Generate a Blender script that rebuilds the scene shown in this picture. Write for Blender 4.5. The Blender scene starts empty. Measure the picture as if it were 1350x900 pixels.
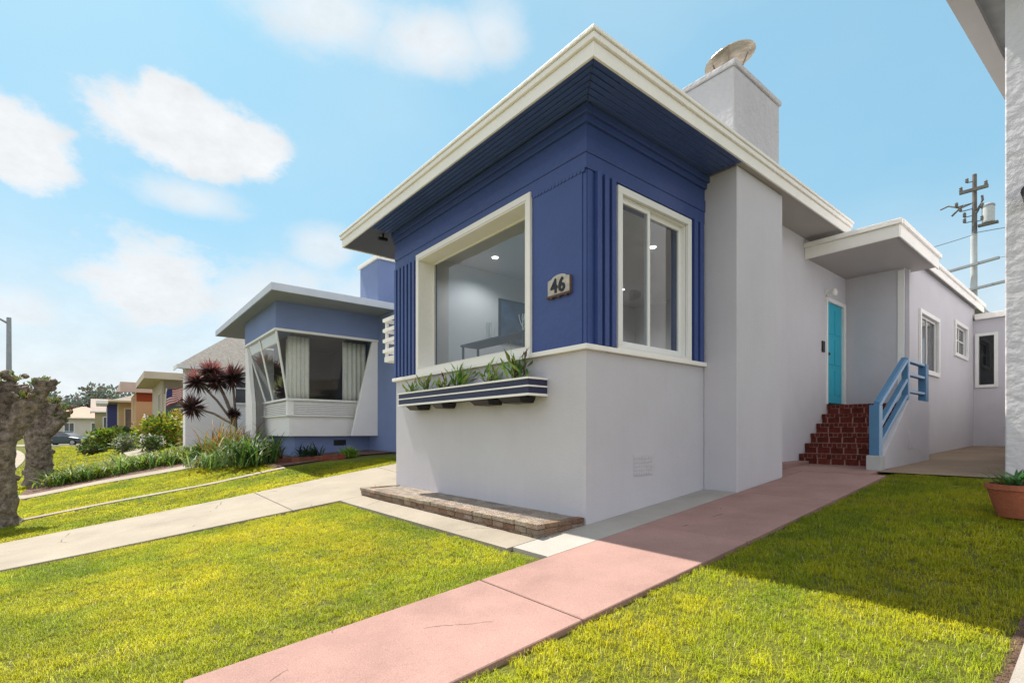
import bpy, bmesh, math, random
import numpy as np
from mathutils import Vector, Matrix, noise as mnoise
R = math.radians
random.seed(7); rng = np.random.default_rng(7)
SC = bpy.context.scene
COL = SC.collection

# ------------------------------------------------------------------ camera
H = 1.43
cd = bpy.data.cameras.new('camera'); cam = bpy.data.objects.new('camera', cd); COL.objects.link(cam)
YAW = math.atan2(815, 665)
cam.location = (0, 0, H); cam.rotation_euler = (R(90), 0, YAW)
cd.sensor_width = 36; cd.lens = 36 * 665 / 1350
cd.shift_x = 0; cd.shift_y = 120 / 1350
cd.clip_start = .05; cd.clip_end = 6000
SC.camera = cam

# ------------------------------------------------------------------ light, exposure
SUN_FROM = Vector((-.51, -.036, .86)).normalized()
SUN_EL = math.asin(SUN_FROM.z)
SUN_AZ = math.atan2(SUN_FROM.x, SUN_FROM.y)        # from +Y, clockwise to +X
sl = bpy.data.lights.new('sun', 'SUN'); sl.energy = 4.8; sl.angle = R(.5); sl.color = (1, .93, .82)
sun = bpy.data.objects.new('sun', sl); COL.objects.link(sun)
sun.rotation_euler = (-SUN_FROM).to_track_quat('-Z', 'Y').to_euler()
sun.location = (-30, -2, 50)
SC.view_settings.view_transform = 'Standard'; SC.view_settings.look = 'None'
SC.view_settings.gamma = 1; SC.view_settings.use_curve_mapping = False
SC.view_settings.exposure = .80
SC.render.engine = 'CYCLES'
SC.cycles.use_denoising = True
try: SC.cycles.denoiser = 'OPENIMAGEDENOISE'
except Exception: pass
SC.cycles.max_bounces = 8; SC.cycles.transparent_max_bounces = 12
SC.cycles.sample_clamp_indirect = 6

W = bpy.data.worlds.new('World'); SC.world = W; W.use_nodes = True
wt = W.node_tree; wt.nodes.clear()
def N(nt, typ, **k):
    n = nt.nodes.new(typ)
    for a, b in k.items(): setattr(n, a, b)
    return n
def math_(nt, op, a, b=None, c=None, clamp=False):
    n = N(nt, 'ShaderNodeMath', operation=op, use_clamp=clamp)
    for i, v in enumerate((a, b, c)):
        if v is None: continue
        if isinstance(v, (int, float)): n.inputs[i].default_value = v
        else: nt.links.new(v, n.inputs[i])
    return n.outputs[0]
def mixc(nt, fac, a, b, blend='MIX'):
    n = N(nt, 'ShaderNodeMix', data_type='RGBA', blend_type=blend)
    for s, v in ((n.inputs[0], fac), (n.inputs[6], a), (n.inputs[7], b)):
        if isinstance(v, (int, float)): s.default_value = v
        elif isinstance(v, tuple): s.default_value = v if len(v) == 4 else (*v, 1)
        else: nt.links.new(v, s)
    return n.outputs[2]
def build_world():
    sky = N(wt, 'ShaderNodeTexSky', sky_type='NISHITA', sun_disc=False)
    sky.sun_elevation = SUN_EL; sky.sun_rotation = SUN_AZ
    sky.altitude = 0; sky.air_density = 1.0; sky.dust_density = 1.2; sky.ozone_density = 1.5
    tc = N(wt, 'ShaderNodeTexCoord'); d = tc.outputs['Generated']
    sep = N(wt, 'ShaderNodeSeparateXYZ'); wt.links.new(d, sep.inputs[0])
    az = math_(wt, 'ARCTAN2', sep.outputs[0], sep.outputs[1])
    el = math_(wt, 'ARCSINE', sep.outputs[2])
    def noise(scale, det, rough=.55, off=0.):
        n = N(wt, 'ShaderNodeTexNoise'); n.inputs['Scale'].default_value = scale
        n.inputs['Detail'].default_value = det; n.inputs['Roughness'].default_value = rough
        m = N(wt, 'ShaderNodeMapping'); m.inputs['Location'].default_value = (off, off * .7, 0); m.inputs['Scale'].default_value = (1, 1, 1.7)
        wt.links.new(d, m.inputs[0]); wt.links.new(m.outputs[0], n.inputs['Vector'])
        return n.outputs[0]
    n1 = noise(5.5, 8); n2 = noise(17, 10, .66, 3.1); n3 = noise(2.2, 5, .5, 9.)
    wob = math_(wt, 'ADD', math_(wt, 'MULTIPLY', math_(wt, 'SUBTRACT', n1, .5), 1.15), math_(wt, 'MULTIPLY', math_(wt, 'SUBTRACT', n2, .5), 1.15))
    # cumulus banks: azimuth, elevation of the centre and half extents in degrees, softness
    clouds = [(-82.7, 26.4, 8.4, 3.4, .32, 1.0), (-85.0, 28.2, 3.2, 2.6, .3, 1.0), (-77.6, 26.2, 3.6, 2.8, .32, .98),
              (-95.4, 22.0, 4.2, 3.6, .32, 1.0), (-102, 22.5, 5, 3.5, .5, 1.0),
              (-71.0, 37.9, 9, 3.0, .8, .8), (-60.0, 37.2, 8.5, 2.8, .8, .85), (-80.5, 39.0, 7, 2.2, .8, .7), (-53, 38.2, 4, 2.6, .8, .7),
              (-83.3, 21.3, 5.2, 1.7, .8, .75),
              (-86.3, 13.0, 7.5, 5.6, .5, .95), (-77, 12.2, 11, 4.8, .7, .85), (-96, 9.5, 10, 4.0, .8, .85), (-71, 19.0, 4, 2.4, .8, .7), (-67, 13, 6, 5, .9, .8),
              (-120, 20, 9, 4, .6, .9), (-140, 30, 12, 4, .6, .9), (120, 18, 14, 4, .8, .8), (170, 24, 14, 5, .6, .9), (60, 16, 12, 3, .9, .7)]
    mask = None
    for a0, e0, ra, re, soft, op in clouds:
        u = math_(wt, 'MULTIPLY', math_(wt, 'SUBTRACT', az, R(a0)), 1 / R(ra))
        v = math_(wt, 'MULTIPLY', math_(wt, 'SUBTRACT', el, R(e0)), 1 / R(re))
        r = math_(wt, 'SQRT', math_(wt, 'ADD', math_(wt, 'MULTIPLY', u, u), math_(wt, 'MULTIPLY', v, v)))
        r = math_(wt, 'ADD', r, wob)
        mr = N(wt, 'ShaderNodeMapRange', interpolation_type='SMOOTHSTEP')
        wt.links.new(r, mr.inputs[0])
        mr.inputs[1].default_value = 1.0 + soft * .45; mr.inputs[2].default_value = 1.0 - soft
        mr.inputs[3].default_value = 0; mr.inputs[4].default_value = op
        mask = mr.outputs[0] if mask is None else math_(wt, 'MAXIMUM', mask, mr.outputs[0])
    # thin haze at the horizon, thicker towards the sun's side
    hz = N(wt, 'ShaderNodeMapRange', interpolation_type='SMOOTHSTEP'); wt.links.new(el, hz.inputs[0])
    hz.inputs[1].default_value = R(23); hz.inputs[2].default_value = R(1); hz.inputs[3].default_value = 0; hz.inputs[4].default_value = .92
    veil = math_(wt, 'MULTIPLY', math_(wt, 'SUBTRACT', n3, .40, clamp=True), .5)
    mask = math_(wt, 'MAXIMUM', mask, hz.outputs[0])
    tint = mixc(wt, 1.0, sky.outputs[0], SKY_TINT, 'MULTIPLY')
    base = mixc(wt, .7, tint, SKY_FLAT)
    base = mixc(wt, veil, base, CLOUD_COL)
    shade = math_(wt, 'MULTIPLY_ADD', n2, .36, .80)
    cc = mixc(wt, 1.0, CLOUD_COL, shade, 'MULTIPLY')
    cl = mixc(wt, mask, base, cc)
    # added bright cloud sheet, overhead and behind the view, to fill shaded walls
    up_ = N(wt, 'ShaderNodeMapRange', interpolation_type='SMOOTHSTEP'); wt.links.new(el, up_.inputs[0])
    up_.inputs[1].default_value = R(44); up_.inputs[2].default_value = R(62)
    azc = math_(wt, 'ABSOLUTE', math_(wt, 'WRAP', math_(wt, 'SUBTRACT', az, R(-52)), math.pi, -math.pi))
    sd = N(wt, 'ShaderNodeMapRange', interpolation_type='SMOOTHSTEP'); wt.links.new(azc, sd.inputs[0])
    sd.inputs[1].default_value = R(62); sd.inputs[2].default_value = R(95)
    sheet = math_(wt, 'MAXIMUM', up_.outputs[0], sd.outputs[0])
    br = N(wt, 'ShaderNodeMapRange'); wt.links.new(n3, br.inputs[0]); br.inputs[1].default_value = .3; br.inputs[2].default_value = .6; br.inputs[3].default_value = .35; br.inputs[4].default_value = .95
    above = N(wt, 'ShaderNodeMapRange', interpolation_type='SMOOTHSTEP'); wt.links.new(el, above.inputs[0]); above.inputs[1].default_value = R(-2); above.inputs[2].default_value = R(14)
    sheet = math_(wt, 'MULTIPLY', math_(wt, 'MULTIPLY', sheet, br.outputs[0]), above.outputs[0])
    cl = mixc(wt, sheet, cl, FILL_SHEET_COL)
    bg = N(wt, 'ShaderNodeBackground'); bg.inputs[1].default_value = SKY_STRENGTH
    wt.links.new(cl, bg.inputs[0])
    o = N(wt, 'ShaderNodeOutputWorld'); wt.links.new(bg.outputs[0], o.inputs[0])
SKY_STRENGTH = .14
SKY_TINT = (.50, .74, .70)
SKY_FLAT = (1.55, 2.85, 3.70)
CLOUD_COL = (3.75, 3.85, 3.95)
FILL_SHEET_COL = (4.7, 4.6, 4.8)
build_world()

# ------------------------------------------------------------------ terrain heights
TX = [-200, -70, -45, -25, -18, -14, -10.9, -8.1, -4, 40]
TY = [-1.5, 0, 2, 3.5, 5.5, 9, 19, 60]
TZ = [[.30, .15, .00, -.20, -.29, -.31, -.31, -.24, -.138, -.138],
      [.40, .35, .30, .15, .00, -.05, -.10, -.08, 0, 0],
      [.5, .6, .7, .6, .32, .25, .19, .16, .184, .184],
      [.7, .9, 1.0, .95, .65, .55, .43, .33, .322, .322],
      [.8, 1.0, 1.1, 1.05, .80, .78, .72, .506, .506, .506],
      [.9, 1.0, 1.15, 1.1, .95, .95, .90, .83, .828, .828],
      [1., 1.1, 1.2, 1.15, 1.04, 1.04, 1.04, 1.04, 1.04, 1.04],
      [1.4] * 10]
TXa, TYa, TZa = np.array(TX, float), np.array(TY, float), np.array(TZ, float)
def gza(x, y):
    x = np.clip(np.asarray(x, float), TX[0], TX[-1]); y = np.clip(np.asarray(y, float), TY[0], TY[-1])
    i = np.clip(np.searchsorted(TXa, x, 'right') - 1, 0, len(TX) - 2); j = np.clip(np.searchsorted(TYa, y, 'right') - 1, 0, len(TY) - 2)
    u = (x - TXa[i]) / (TXa[i + 1] - TXa[i]); v = (y - TYa[j]) / (TYa[j + 1] - TYa[j])
    return (TZa[j, i] * (1 - u) + TZa[j, i + 1] * u) * (1 - v) + (TZa[j + 1, i] * (1 - u) + TZa[j + 1, i + 1] * u) * v
def gz(x, y): return float(gza(x, y))

# ------------------------------------------------------------------ materials
def mat(name, col, rough=.7, var=.08, vscale=1.5, bump=0., bscale=80., bdist=.01, spec=.35, metal=0., attr=None, trans=0., stains=0., detail=6, streak=0., cracks=0.):
    m = bpy.data.materials.new(name); m.use_nodes = True; nt = m.node_tree
    b = nt.nodes['Principled BSDF']
    b.inputs['Roughness'].default_value = rough; b.inputs['Metallic'].default_value = metal
    b.inputs['Specular IOR Level'].default_value = spec
    tc = N(nt, 'ShaderNodeTexCoord')
    n = N(nt, 'ShaderNodeTexNoise'); n.inputs['Scale'].default_value = vscale; n.inputs['Detail'].default_value = detail
    n.inputs['Roughness'].default_value = .6
    nt.links.new(tc.outputs['Object'], n.inputs['Vector'])
    mr = N(nt, 'ShaderNodeMapRange'); nt.links.new(n.outputs[0], mr.inputs[0])
    mr.inputs[1].default_value = .3; mr.inputs[2].default_value = .7; mr.inputs[3].default_value = 1 - var; mr.inputs[4].default_value = 1 + var
    src = (*col, 1)
    if attr:
        a = N(nt, 'ShaderNodeAttribute', attribute_name=attr); src = mixc(nt, 1., src, a.outputs['Color'], 'MULTIPLY')
    c = mixc(nt, 1., src, mr.outputs[0], 'MULTIPLY')
    if stains:
        n2 = N(nt, 'ShaderNodeTexNoise'); n2.inputs['Scale'].default_value = vscale * .35; n2.inputs['Detail'].default_value = 9
        n2.inputs['Roughness'].default_value = .68
        nt.links.new(tc.outputs['Object'], n2.inputs['Vector'])
        m2 = N(nt, 'ShaderNodeMapRange'); nt.links.new(n2.outputs[0], m2.inputs[0])
        m2.inputs[1].default_value = .52; m2.inputs[2].default_value = .72; m2.inputs[3].default_value = 1; m2.inputs[4].default_value = 1 - stains
        c = mixc(nt, 1., c, m2.outputs[0], 'MULTIPLY')
    if streak:
        mp = N(nt, 'ShaderNodeMapping'); mp.inputs['Scale'].default_value = (7, 7, .35); nt.links.new(tc.outputs['Object'], mp.inputs[0])
        n4 = N(nt, 'ShaderNodeTexNoise'); n4.inputs['Scale'].default_value = 1.6; n4.inputs['Detail'].default_value = 7; nt.links.new(mp.outputs[0], n4.inputs['Vector'])
        m4 = N(nt, 'ShaderNodeMapRange'); nt.links.new(n4.outputs[0], m4.inputs[0])
        m4.inputs[1].default_value = .5; m4.inputs[2].default_value = .75; m4.inputs[3].default_value = 1; m4.inputs[4].default_value = 1 - streak
        c = mixc(nt, 1., c, m4.outputs[0], 'MULTIPLY')
    if cracks:
        nw = N(nt, 'ShaderNodeTexNoise'); nw.inputs['Scale'].default_value = 3.; nw.inputs['Detail'].default_value = 6; nt.links.new(tc.outputs['Object'], nw.inputs['Vector'])
        wv = mixc(nt, .16, tc.outputs['Object'], nw.outputs['Color'], 'ADD')
        vo = N(nt, 'ShaderNodeTexVoronoi', feature='DISTANCE_TO_EDGE'); vo.inputs['Scale'].default_value = .42; nt.links.new(wv, vo.inputs['Vector'])
        ln = math_(nt, 'LESS_THAN', vo.outputs['Distance'], .0022)
        gate = math_(nt, 'GREATER_THAN', nw.outputs[0], .55)
        c = mixc(nt, math_(nt, 'MULTIPLY', math_(nt, 'MULTIPLY', ln, gate), cracks), c, (.05, .04, .035))
        sp = N(nt, 'ShaderNodeTexNoise'); sp.inputs['Scale'].default_value = 130; sp.inputs['Detail'].default_value = 2; nt.links.new(tc.outputs['Object'], sp.inputs['Vector'])
        ms = N(nt, 'ShaderNodeMapRange'); nt.links.new(sp.outputs[0], ms.inputs[0]); ms.inputs[1].default_value = .35; ms.inputs[2].default_value = .65; ms.inputs[3].default_value = .86; ms.inputs[4].default_value = 1.12
        c = mixc(nt, 1., c, ms.outputs[0], 'MULTIPLY')
    nt.links.new(c, b.inputs['Base Color'])
    if bump:
        n3 = N(nt, 'ShaderNodeTexNoise'); n3.inputs['Scale'].default_value = bscale; n3.inputs['Detail'].default_value = 5
        nt.links.new(tc.outputs['Object'], n3.inputs['Vector'])
        bp = N(nt, 'ShaderNodeBump'); bp.inputs['Strength'].default_value = bump; bp.inputs['Distance'].default_value = bdist
        nt.links.new(n3.outputs[0], bp.inputs['Height']); nt.links.new(bp.outputs[0], b.inputs['Normal'])
    if trans:
        t = N(nt, 'ShaderNodeBsdfTranslucent'); nt.links.new(c, t.inputs['Color'])
        mx = N(nt, 'ShaderNodeMixShader'); mx.inputs[0].default_value = trans
        nt.links.new(b.outputs[0], mx.inputs[1]); nt.links.new(t.outputs[0], mx.inputs[2])
        nt.links.new(mx.outputs[0], nt.nodes['Material Output'].inputs[0])
    return m
def lift_normals(m, k=.75):
    nt = m.node_tree; g = N(nt, 'ShaderNodeNewGeometry')
    v = N(nt, 'ShaderNodeVectorMath', operation='SCALE'); v.inputs['Scale'].default_value = 1 - k; nt.links.new(g.outputs['Normal'], v.inputs[0])
    a = N(nt, 'ShaderNodeVectorMath', operation='ADD'); nt.links.new(v.outputs[0], a.inputs[0]); a.inputs[1].default_value = (0, 0, k)
    q = N(nt, 'ShaderNodeVectorMath', operation='NORMALIZE'); nt.links.new(a.outputs[0], q.inputs[0])
    nt.links.new(q.outputs[0], nt.nodes['Principled BSDF'].inputs['Normal'])
def glass(name, tint=(.9, .95, .95), refl=1.0, ior=1.5, rough=.0):
    m = bpy.data.materials.new(name); m.use_nodes = True; nt = m.node_tree; nt.nodes.clear()
    tr = N(nt, 'ShaderNodeBsdfTransparent'); tr.inputs[0].default_value = (*tint, 1)
    gl = N(nt, 'ShaderNodeBsdfGlossy'); gl.inputs['Roughness'].default_value = rough
    tc = N(nt, 'ShaderNodeTexCoord'); n = N(nt, 'ShaderNodeTexNoise'); n.inputs['Scale'].default_value = 1.2; n.inputs['Detail'].default_value = 1
    nt.links.new(tc.outputs['Object'], n.inputs['Vector'])
    bp = N(nt, 'ShaderNodeBump'); bp.inputs['Strength'].default_value = .05; bp.inputs['Distance'].default_value = .02
    nt.links.new(n.outputs[0], bp.inputs['Height']); nt.links.new(bp.outputs[0], gl.inputs['Normal'])
    fr = N(nt, 'ShaderNodeFresnel'); ge = N(nt, 'ShaderNodeNewGeometry')
    nt.links.new(math_(nt, 'ADD', math_(nt, 'MULTIPLY', ge.outputs['Backfacing'], 1 / ior - ior), ior), fr.inputs[0])
    f = math_(nt, 'MULTIPLY', fr.outputs[0], refl, clamp=True)
    mx = N(nt, 'ShaderNodeMixShader'); nt.links.new(f, mx.inputs[0]); nt.links.new(tr.outputs[0], mx.inputs[1]); nt.links.new(gl.outputs[0], mx.inputs[2])
    o = N(nt, 'ShaderNodeOutputMaterial'); nt.links.new(mx.outputs[0], o.inputs[0])
    return m
def emit(name, col, s):
    m = bpy.data.materials.new(name); m.use_nodes = True; b = m.node_tree.nodes['Principled BSDF']
    b.inputs['Emission Color'].default_value = (*col, 1); b.inputs['Emission Strength'].default_value = s
    return m

M = {}
M['grey_stucco'] = mat('grey_stucco', (.565, .555, .595), .85, .035, .9, .4, 55, spec=.2, stains=.06, streak=.022)
M['rough_stucco'] = mat('rough_stucco', (.575, .565, .60), .9, .05, 2, .7, 13, .045, .2, streak=.03)
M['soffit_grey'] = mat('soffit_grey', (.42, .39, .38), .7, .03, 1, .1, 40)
M['navy'] = mat('navy_paint', (.046, .080, .25), .42, .10, .8, .06, 12, .45)
M['navy_gloss'] = mat('navy_gloss', (.060, .10, .27), .3, .12, 1.2, .06, 14, .5)
M['cream'] = mat('cream_trim', (.90, .875, .83), .5, .04, 1.2, .08, 25, .4, stains=.03)
M['white'] = mat('white_paint', (.8, .8, .78), .45, .03, 1.5, .05, 30, .4)
M['white_plain'] = mat('white_stucco', (.86, .85, .85), .8, .04, 1.2, .25, 50, .2)
M['teal'] = mat('teal_door', (.02, .40, .56), .45, .06, 2, .05, 20, .4)
M['rail_blue'] = mat('rail_blue', (.075, .20, .36), .45, .06, 3, .05, 20, .4)
M['rail_lit_blue'] = mat('rail_lit_blue', (.34, .48, .66), .45, .05, 3, .05, 20, .4)
M['neigh_blue'] = mat('slate_blue_stucco', (.20, .265, .47), .85, .06, .8, .3, 60, .2)
M['metal'] = mat('galvanised', (.40, .35, .29), .36, .35, 6, .15, 12, .5, metal=.85)
M['dark'] = mat('dark_metal', (.02, .02, .022), .5, .2, 5)
M['black'] = mat('black_plastic', (.012, .012, .014), .4, .1, 8)
M['brick'] = mat('brick', (1, 1, 1), .9, .22, 14, .8, 70, .2, attr='col')
M['mortar'] = mat('mortar', (.40, .36, .32), .95, .15, 8, .5, 90, .1)
M['pink_mortar'] = mat('pink_mortar', (.50, .30, .25), .95, .15, 8, .5, 90, .1)
M['redwalk'] = mat('red_concrete', (.310, .192, .168), .85, .12, 1.8, .25, 90, spec=.2, stains=.22, cracks=.6)
M['concrete'] = mat('pale_concrete', (.30, .265, .217), .9, .10, 1.4, .3, 110, spec=.2, stains=.24, cracks=.7)
M['concrete2'] = mat('grey_concrete', (.30, .275, .245), .9, .10, 1.8, .3, 110, spec=.2, stains=.24, cracks=.6)
M['padconcrete'] = mat('worn_concrete', (.27, .20, .14), .9, .18, 1.1, .3, 80, .2, stains=.25)
M['asphalt'] = mat('asphalt', (.075, .072, .07), .9, .15, 3, .4, 120, .2)
M['soil'] = mat('soil', (.14, .085, .06), .95, .35, 4, 1., 30, .1)
M['mulch'] = mat('mulch', (.20, .12, .095), .95, .4, 7, 1., 40, .1)
M['ground'] = mat('ground_cover', (.12, .13, .014), .95, .35, .8, .8, 40, .1)
M['terracotta'] = mat('terracotta', (.34, .105, .055), .75, .15, 4, .2, 60, .25)
M['bark'] = mat('bark', (.21, .172, .14), .95, .6, 9, 1., 16, .06, .15, stains=.55)
M['wood'] = mat('pole_wood', (.17, .16, .155), .9, .3, 3, .4, 30)
M['wood_pale'] = mat('pole_pale', (.52, .55, .56), .8, .12, 2, .2, 30)
M['steel'] = mat('grey_steel', (.30, .32, .34), .5, .1, 3, metal=.3)
M['shingle'] = mat('grey_shingle', (.25, .235, .215), .9, .25, 9, .6, 30, .2)
M['roofing'] = mat('flat_roofing', (.3, .3, .29), .9, .15, 2, .4, 60)
M['glass'] = glass('window_glass', (.86, .9, .92), 1.0)
M['glass_dark'] = glass('window_glass_dark', (.55, .6, .62), 1.1)
M['room'] = mat('room_paint', (.72, .73, .76), .8, .02, 1)
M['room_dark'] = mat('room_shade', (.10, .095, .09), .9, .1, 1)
M['floor_wood'] = mat('floor_boards', (.25, .16, .09), .5, .2, 3)
M['curtain'] = mat('curtain_cloth', (.90, .87, .78), .9, .06, 6, .2, 40, spec=.1, trans=.2)
M['lamp'] = emit('lamp_glow', (1, .95, .88), 4)
M['leaf'] = mat('leaf', (1, 1, 1), .55, .2, 3, attr='col', trans=.35)
M['grass'] = mat('grass_blades', (1, 1, 1), .6, .22, 1.1, attr='col', trans=.30, spec=.2, detail=5)
lift_normals(M['grass'])
M['tyre'] = mat('rubber', (.015, .015, .015), .8)
M['plaque'] = mat('plaque_stone', (.50, .47, .42), .8, .2, 20, .4, 60)
M['plaque_dark'] = mat('plaque_rust', (.13, .075, .06), .8, .3, 30, .4, 60)

# ------------------------------------------------------------------ mesh builder
class MB:
    def __init__(s): s.v = []; s.f = []; s.c = []; s.cur = (1, 1, 1)
    def add(s, vs, fs):
        o = len(s.v); s.v += [tuple(map(float, p)) for p in vs]; s.c += [s.cur] * len(vs)
        s.f += [tuple(i + o for i in f) for f in fs]; return s
    def box(s, x0, x1, y0, y1, z0, z1, rot=None, piv=None):
        vs = [(x, y, z) for z in (z0, z1) for y in (y0, y1) for x in (x0, x1)]
        if rot is not None:
            p = Vector(piv if piv else ((x0 + x1) / 2, (y0 + y1) / 2, (z0 + z1) / 2))
            vs = [tuple(rot @ (Vector(q) - p) + p) for q in vs]
        return s.add(vs, [(0, 2, 3, 1), (4, 5, 7, 6), (0, 1, 5, 4), (2, 6, 7, 3), (0, 4, 6, 2), (1, 3, 7, 5)])
    def prism(s, poly, a, b, axis='y'):
        """polygon given in the plane normal to the axis, pushed from a to b"""
        def p3(p, t):
            return {'x': (t, p[0], p[1]), 'y': (p[0], t, p[1]), 'z': (p[0], p[1], t)}[axis]
        n = len(poly); vs = [p3(p, a) for p in poly] + [p3(p, b) for p in poly]
        fs = [tuple(range(n))[::-1], tuple(range(n, 2 * n))] + [(i, (i + 1) % n, n + (i + 1) % n, n + i) for i in range(n)]
        return s.add(vs, fs)
    def hexa(s, b, t):
        """box from four bottom and four top corners, same winding"""
        return s.add(list(b) + list(t), [(3, 2, 1, 0), (4, 5, 6, 7), (0, 1, 5, 4), (1, 2, 6, 5), (2, 3, 7, 6), (3, 0, 4, 7)])
    def tube(s, pts, rad, n=10, cap=True):
        pts = [Vector(p) for p in pts]; rad = rad if isinstance(rad, (list, tuple)) else [rad] * len(pts)
        vs = []; fs = []
        for i, p in enumerate(pts):
            d = (pts[min(i + 1, len(pts) - 1)] - pts[max(i - 1, 0)]).normalized()
            a = d.cross(Vector((0, 0, 1)) if abs(d.z) < .95 else Vector((1, 0, 0))).normalized(); b = d.cross(a)
            for k in range(n):
                t = 2 * math.pi * k / n; vs.append(p + (a * math.cos(t) + b * math.sin(t)) * rad[i])
        for i in range(len(pts) - 1):
            for k in range(n):
                fs.append((i * n + k, i * n + (k + 1) % n, (i + 1) * n + (k + 1) % n, (i + 1) * n + k))
        if cap: fs += [tuple(range(n)), tuple(range((len(pts) - 1) * n, len(pts) * n))[::-1]]
        return s.add(vs, fs)
    def lathe(s, prof, c, n=24, rot=None):
        vs = []; fs = []
        for r, z in prof:
            for k in range(n):
                t = 2 * math.pi * k / n; q = Vector((r * math.cos(t), r * math.sin(t), z))
                vs.append((rot @ q if rot is not None else q) + Vector(c))
        for i in range(len(prof) - 1):
            for k in range(n): fs.append((i * n + k, i * n + (k + 1) % n, (i + 1) * n + (k + 1) % n, (i + 1) * n + k))
        return s.add(vs, fs)
    def leaf(s, p, d, up, L, w):
        p = Vector(p); d = Vector(d).normalized(); a = d.cross(Vector(up))
        a = a.normalized() if a.length > 1e-4 else Vector((1, 0, 0))
        return s.add([p, p + d * L * .45 + a * w / 2, p + d * L, p + d * L * .45 - a * w / 2], [(0, 1, 2, 3)])
    def strap(s, p, az, L, w, rise=1.0, droop=1.0, n=4, fold=0.):
        """arching strap leaf"""
        p = Vector(p); h = Vector((math.cos(az), math.sin(az), 0)); a = Vector((-h.y, h.x, 0)); vs = []; fs = []
        for i in range(n + 1):
            t = i / n; q = p + h * (L * (.25 * t + .55 * t * t) * droop) + Vector((0, 0, L * rise * (t - .42 * droop * t * t)))
            ww = w * (1 - t ** 2.2) * (.55 + .9 * min(t * 2, 1) * .5) + .0006
            vs += [q + a * ww / 2, q - a * ww / 2]
        for i in range(n): fs.append((2 * i, 2 * i + 1, 2 * i + 3, 2 * i + 2))
        return s.add(vs, fs)
    def build(s, name, m, parent=None, bevel=0., smooth=False, loc=None):
        off = Vector(parent_loc(parent)) if parent is not None else Vector(loc or (0, 0, 0))
        me = bpy.data.meshes.new(name)
        va = np.array(s.v, float).reshape(-1, 3) - np.array(off)
        me.from_pydata(va.tolist(), [], s.f)
        if any(c != (1, 1, 1) for c in s.c):
            at = me.color_attributes.new('col', 'FLOAT_COLOR', 'POINT')
            at.data.foreach_set('color', np.hstack([np.array(s.c, float), np.ones((len(s.c), 1))]).ravel())
        bm = bmesh.new(); bm.from_mesh(me)
        if len(bm.faces) < 60000 and not any(c != (1, 1, 1) for c in s.c): bmesh.ops.recalc_face_normals(bm, faces=bm.faces)
        bm.to_mesh(me); bm.free()
        me.materials.append(m)
        if smooth: me.polygons.foreach_set('use_smooth', [True] * len(me.polygons))
        o = bpy.data.objects.new(name, me); COL.objects.link(o)
        if parent is not None: o.parent = parent
        else: o.location = off
        if bevel:
            b = o.modifiers.new('bevel', 'BEVEL'); b.width = bevel; b.segments = 2; b.limit_method = 'ANGLE'; b.angle_limit = R(50)
        return o
def parent_loc(o):
    p = Vector((0, 0, 0))
    while o is not None: p = p + o.location; o = o.parent
    return p
def tag(o, label=None, cat=None, group=None, kind=None):
    if label: o['label'] = label
    if cat: o['category'] = cat
    if group: o['group'] = group
    if kind: o['kind'] = kind
    return o
def thing(name, label, cat, loc, group=None):
    o = bpy.data.objects.new(name, None); COL.objects.link(o); o.location = loc; o.empty_display_size = .2
    return tag(o, label, cat, group)
def grid_sheet(name, xs, ys, dz, m, zf=None, kind='structure', thick=0., bend=None):
    """a sheet that follows the terrain, dz above it"""
    X, Y = np.meshgrid(xs, ys); Z = (zf(X, Y) if zf else gza(X, Y)) + dz
    if bend: Y = Y + bend(X)
    nx, ny = len(xs), len(ys)
    v = np.stack([X.ravel(), Y.ravel(), Z.ravel()], 1).tolist()
    f = [(j * nx + i, j * nx + i + 1, (j + 1) * nx + i + 1, (j + 1) * nx + i) for j in range(ny - 1) for i in range(nx - 1)]
    if thick:
        ring = [i for i in range(nx)] + [j * nx + nx - 1 for j in range(1, ny)] + [(ny - 1) * nx + i for i in range(nx - 2, -1, -1)] + [j * nx for j in range(ny - 2, 0, -1)]
        o = len(v); v += [(v[i][0], v[i][1], v[i][2] - thick) for i in ring]
        for k in range(len(ring)):
            k2 = (k + 1) % len(ring); f.append((ring[k], ring[k2], o + k2, o + k)[::-1])
    mb = MB(); mb.v = v; mb.f = f; mb.c = [(1, 1, 1)] * len(v)
    o = mb.build(name, m)
    o['kind'] = kind
    return o
def lin(a, b, step): return np.linspace(a, b, max(2, int(abs(b - a) / step) + 1))

# ================================================================== THE SETTING
def curve(X): return -5.0 * (np.clip(-np.asarray(X, float) - 25, 0, 175) / 45) ** 2
def terrain_full(X, Y):
    z = gza(X, Y); y = Y - curve(X)
    return z - np.where((y < -4.12) & (y > -13.1), .22, 0.)
gx = np.concatenate([[-3000, -1200, -500], lin(-250, -60, 10), lin(-55, -24, 1.5), lin(-23, 12, .5), [20, 40, 80, 200, 600, 2000]])
gy = np.concatenate([[-2000, -600, -200, -80, -40, -26, -22, -18, -16, -14.5, -13.12, -13.08, -11, -9.5, -8, -7, -6.2, -5.4, -4.7, -4.14, -4.10, -3.4, -2.7], lin(-2, 9, .5), lin(10, 30, 2), [40, 60, 120, 300, 900, 3000]])
grid_sheet('ground', gx, gy, -.03, M['ground'], terrain_full)
grid_sheet('road', lin(-110, 60, 2.5), np.array([-13.05, -8, -4.16]), -.12, M['asphalt'], bend=curve)
grid_sheet('kerb', lin(-110, 60, 2.5), np.array([-4.16, -4.0]), .006, M['concrete2'], thick=.2, bend=curve)
grid_sheet('pavement', lin(-110, 60, 2.5), np.array([-3.996, -2.8]), .0, M['concrete'], thick=.1, bend=curve)
grid_sheet('far_driveway', lin(-72.5, -66, .6), lin(-7.2, 1.5, .6), .02, M['concrete2'])
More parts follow.
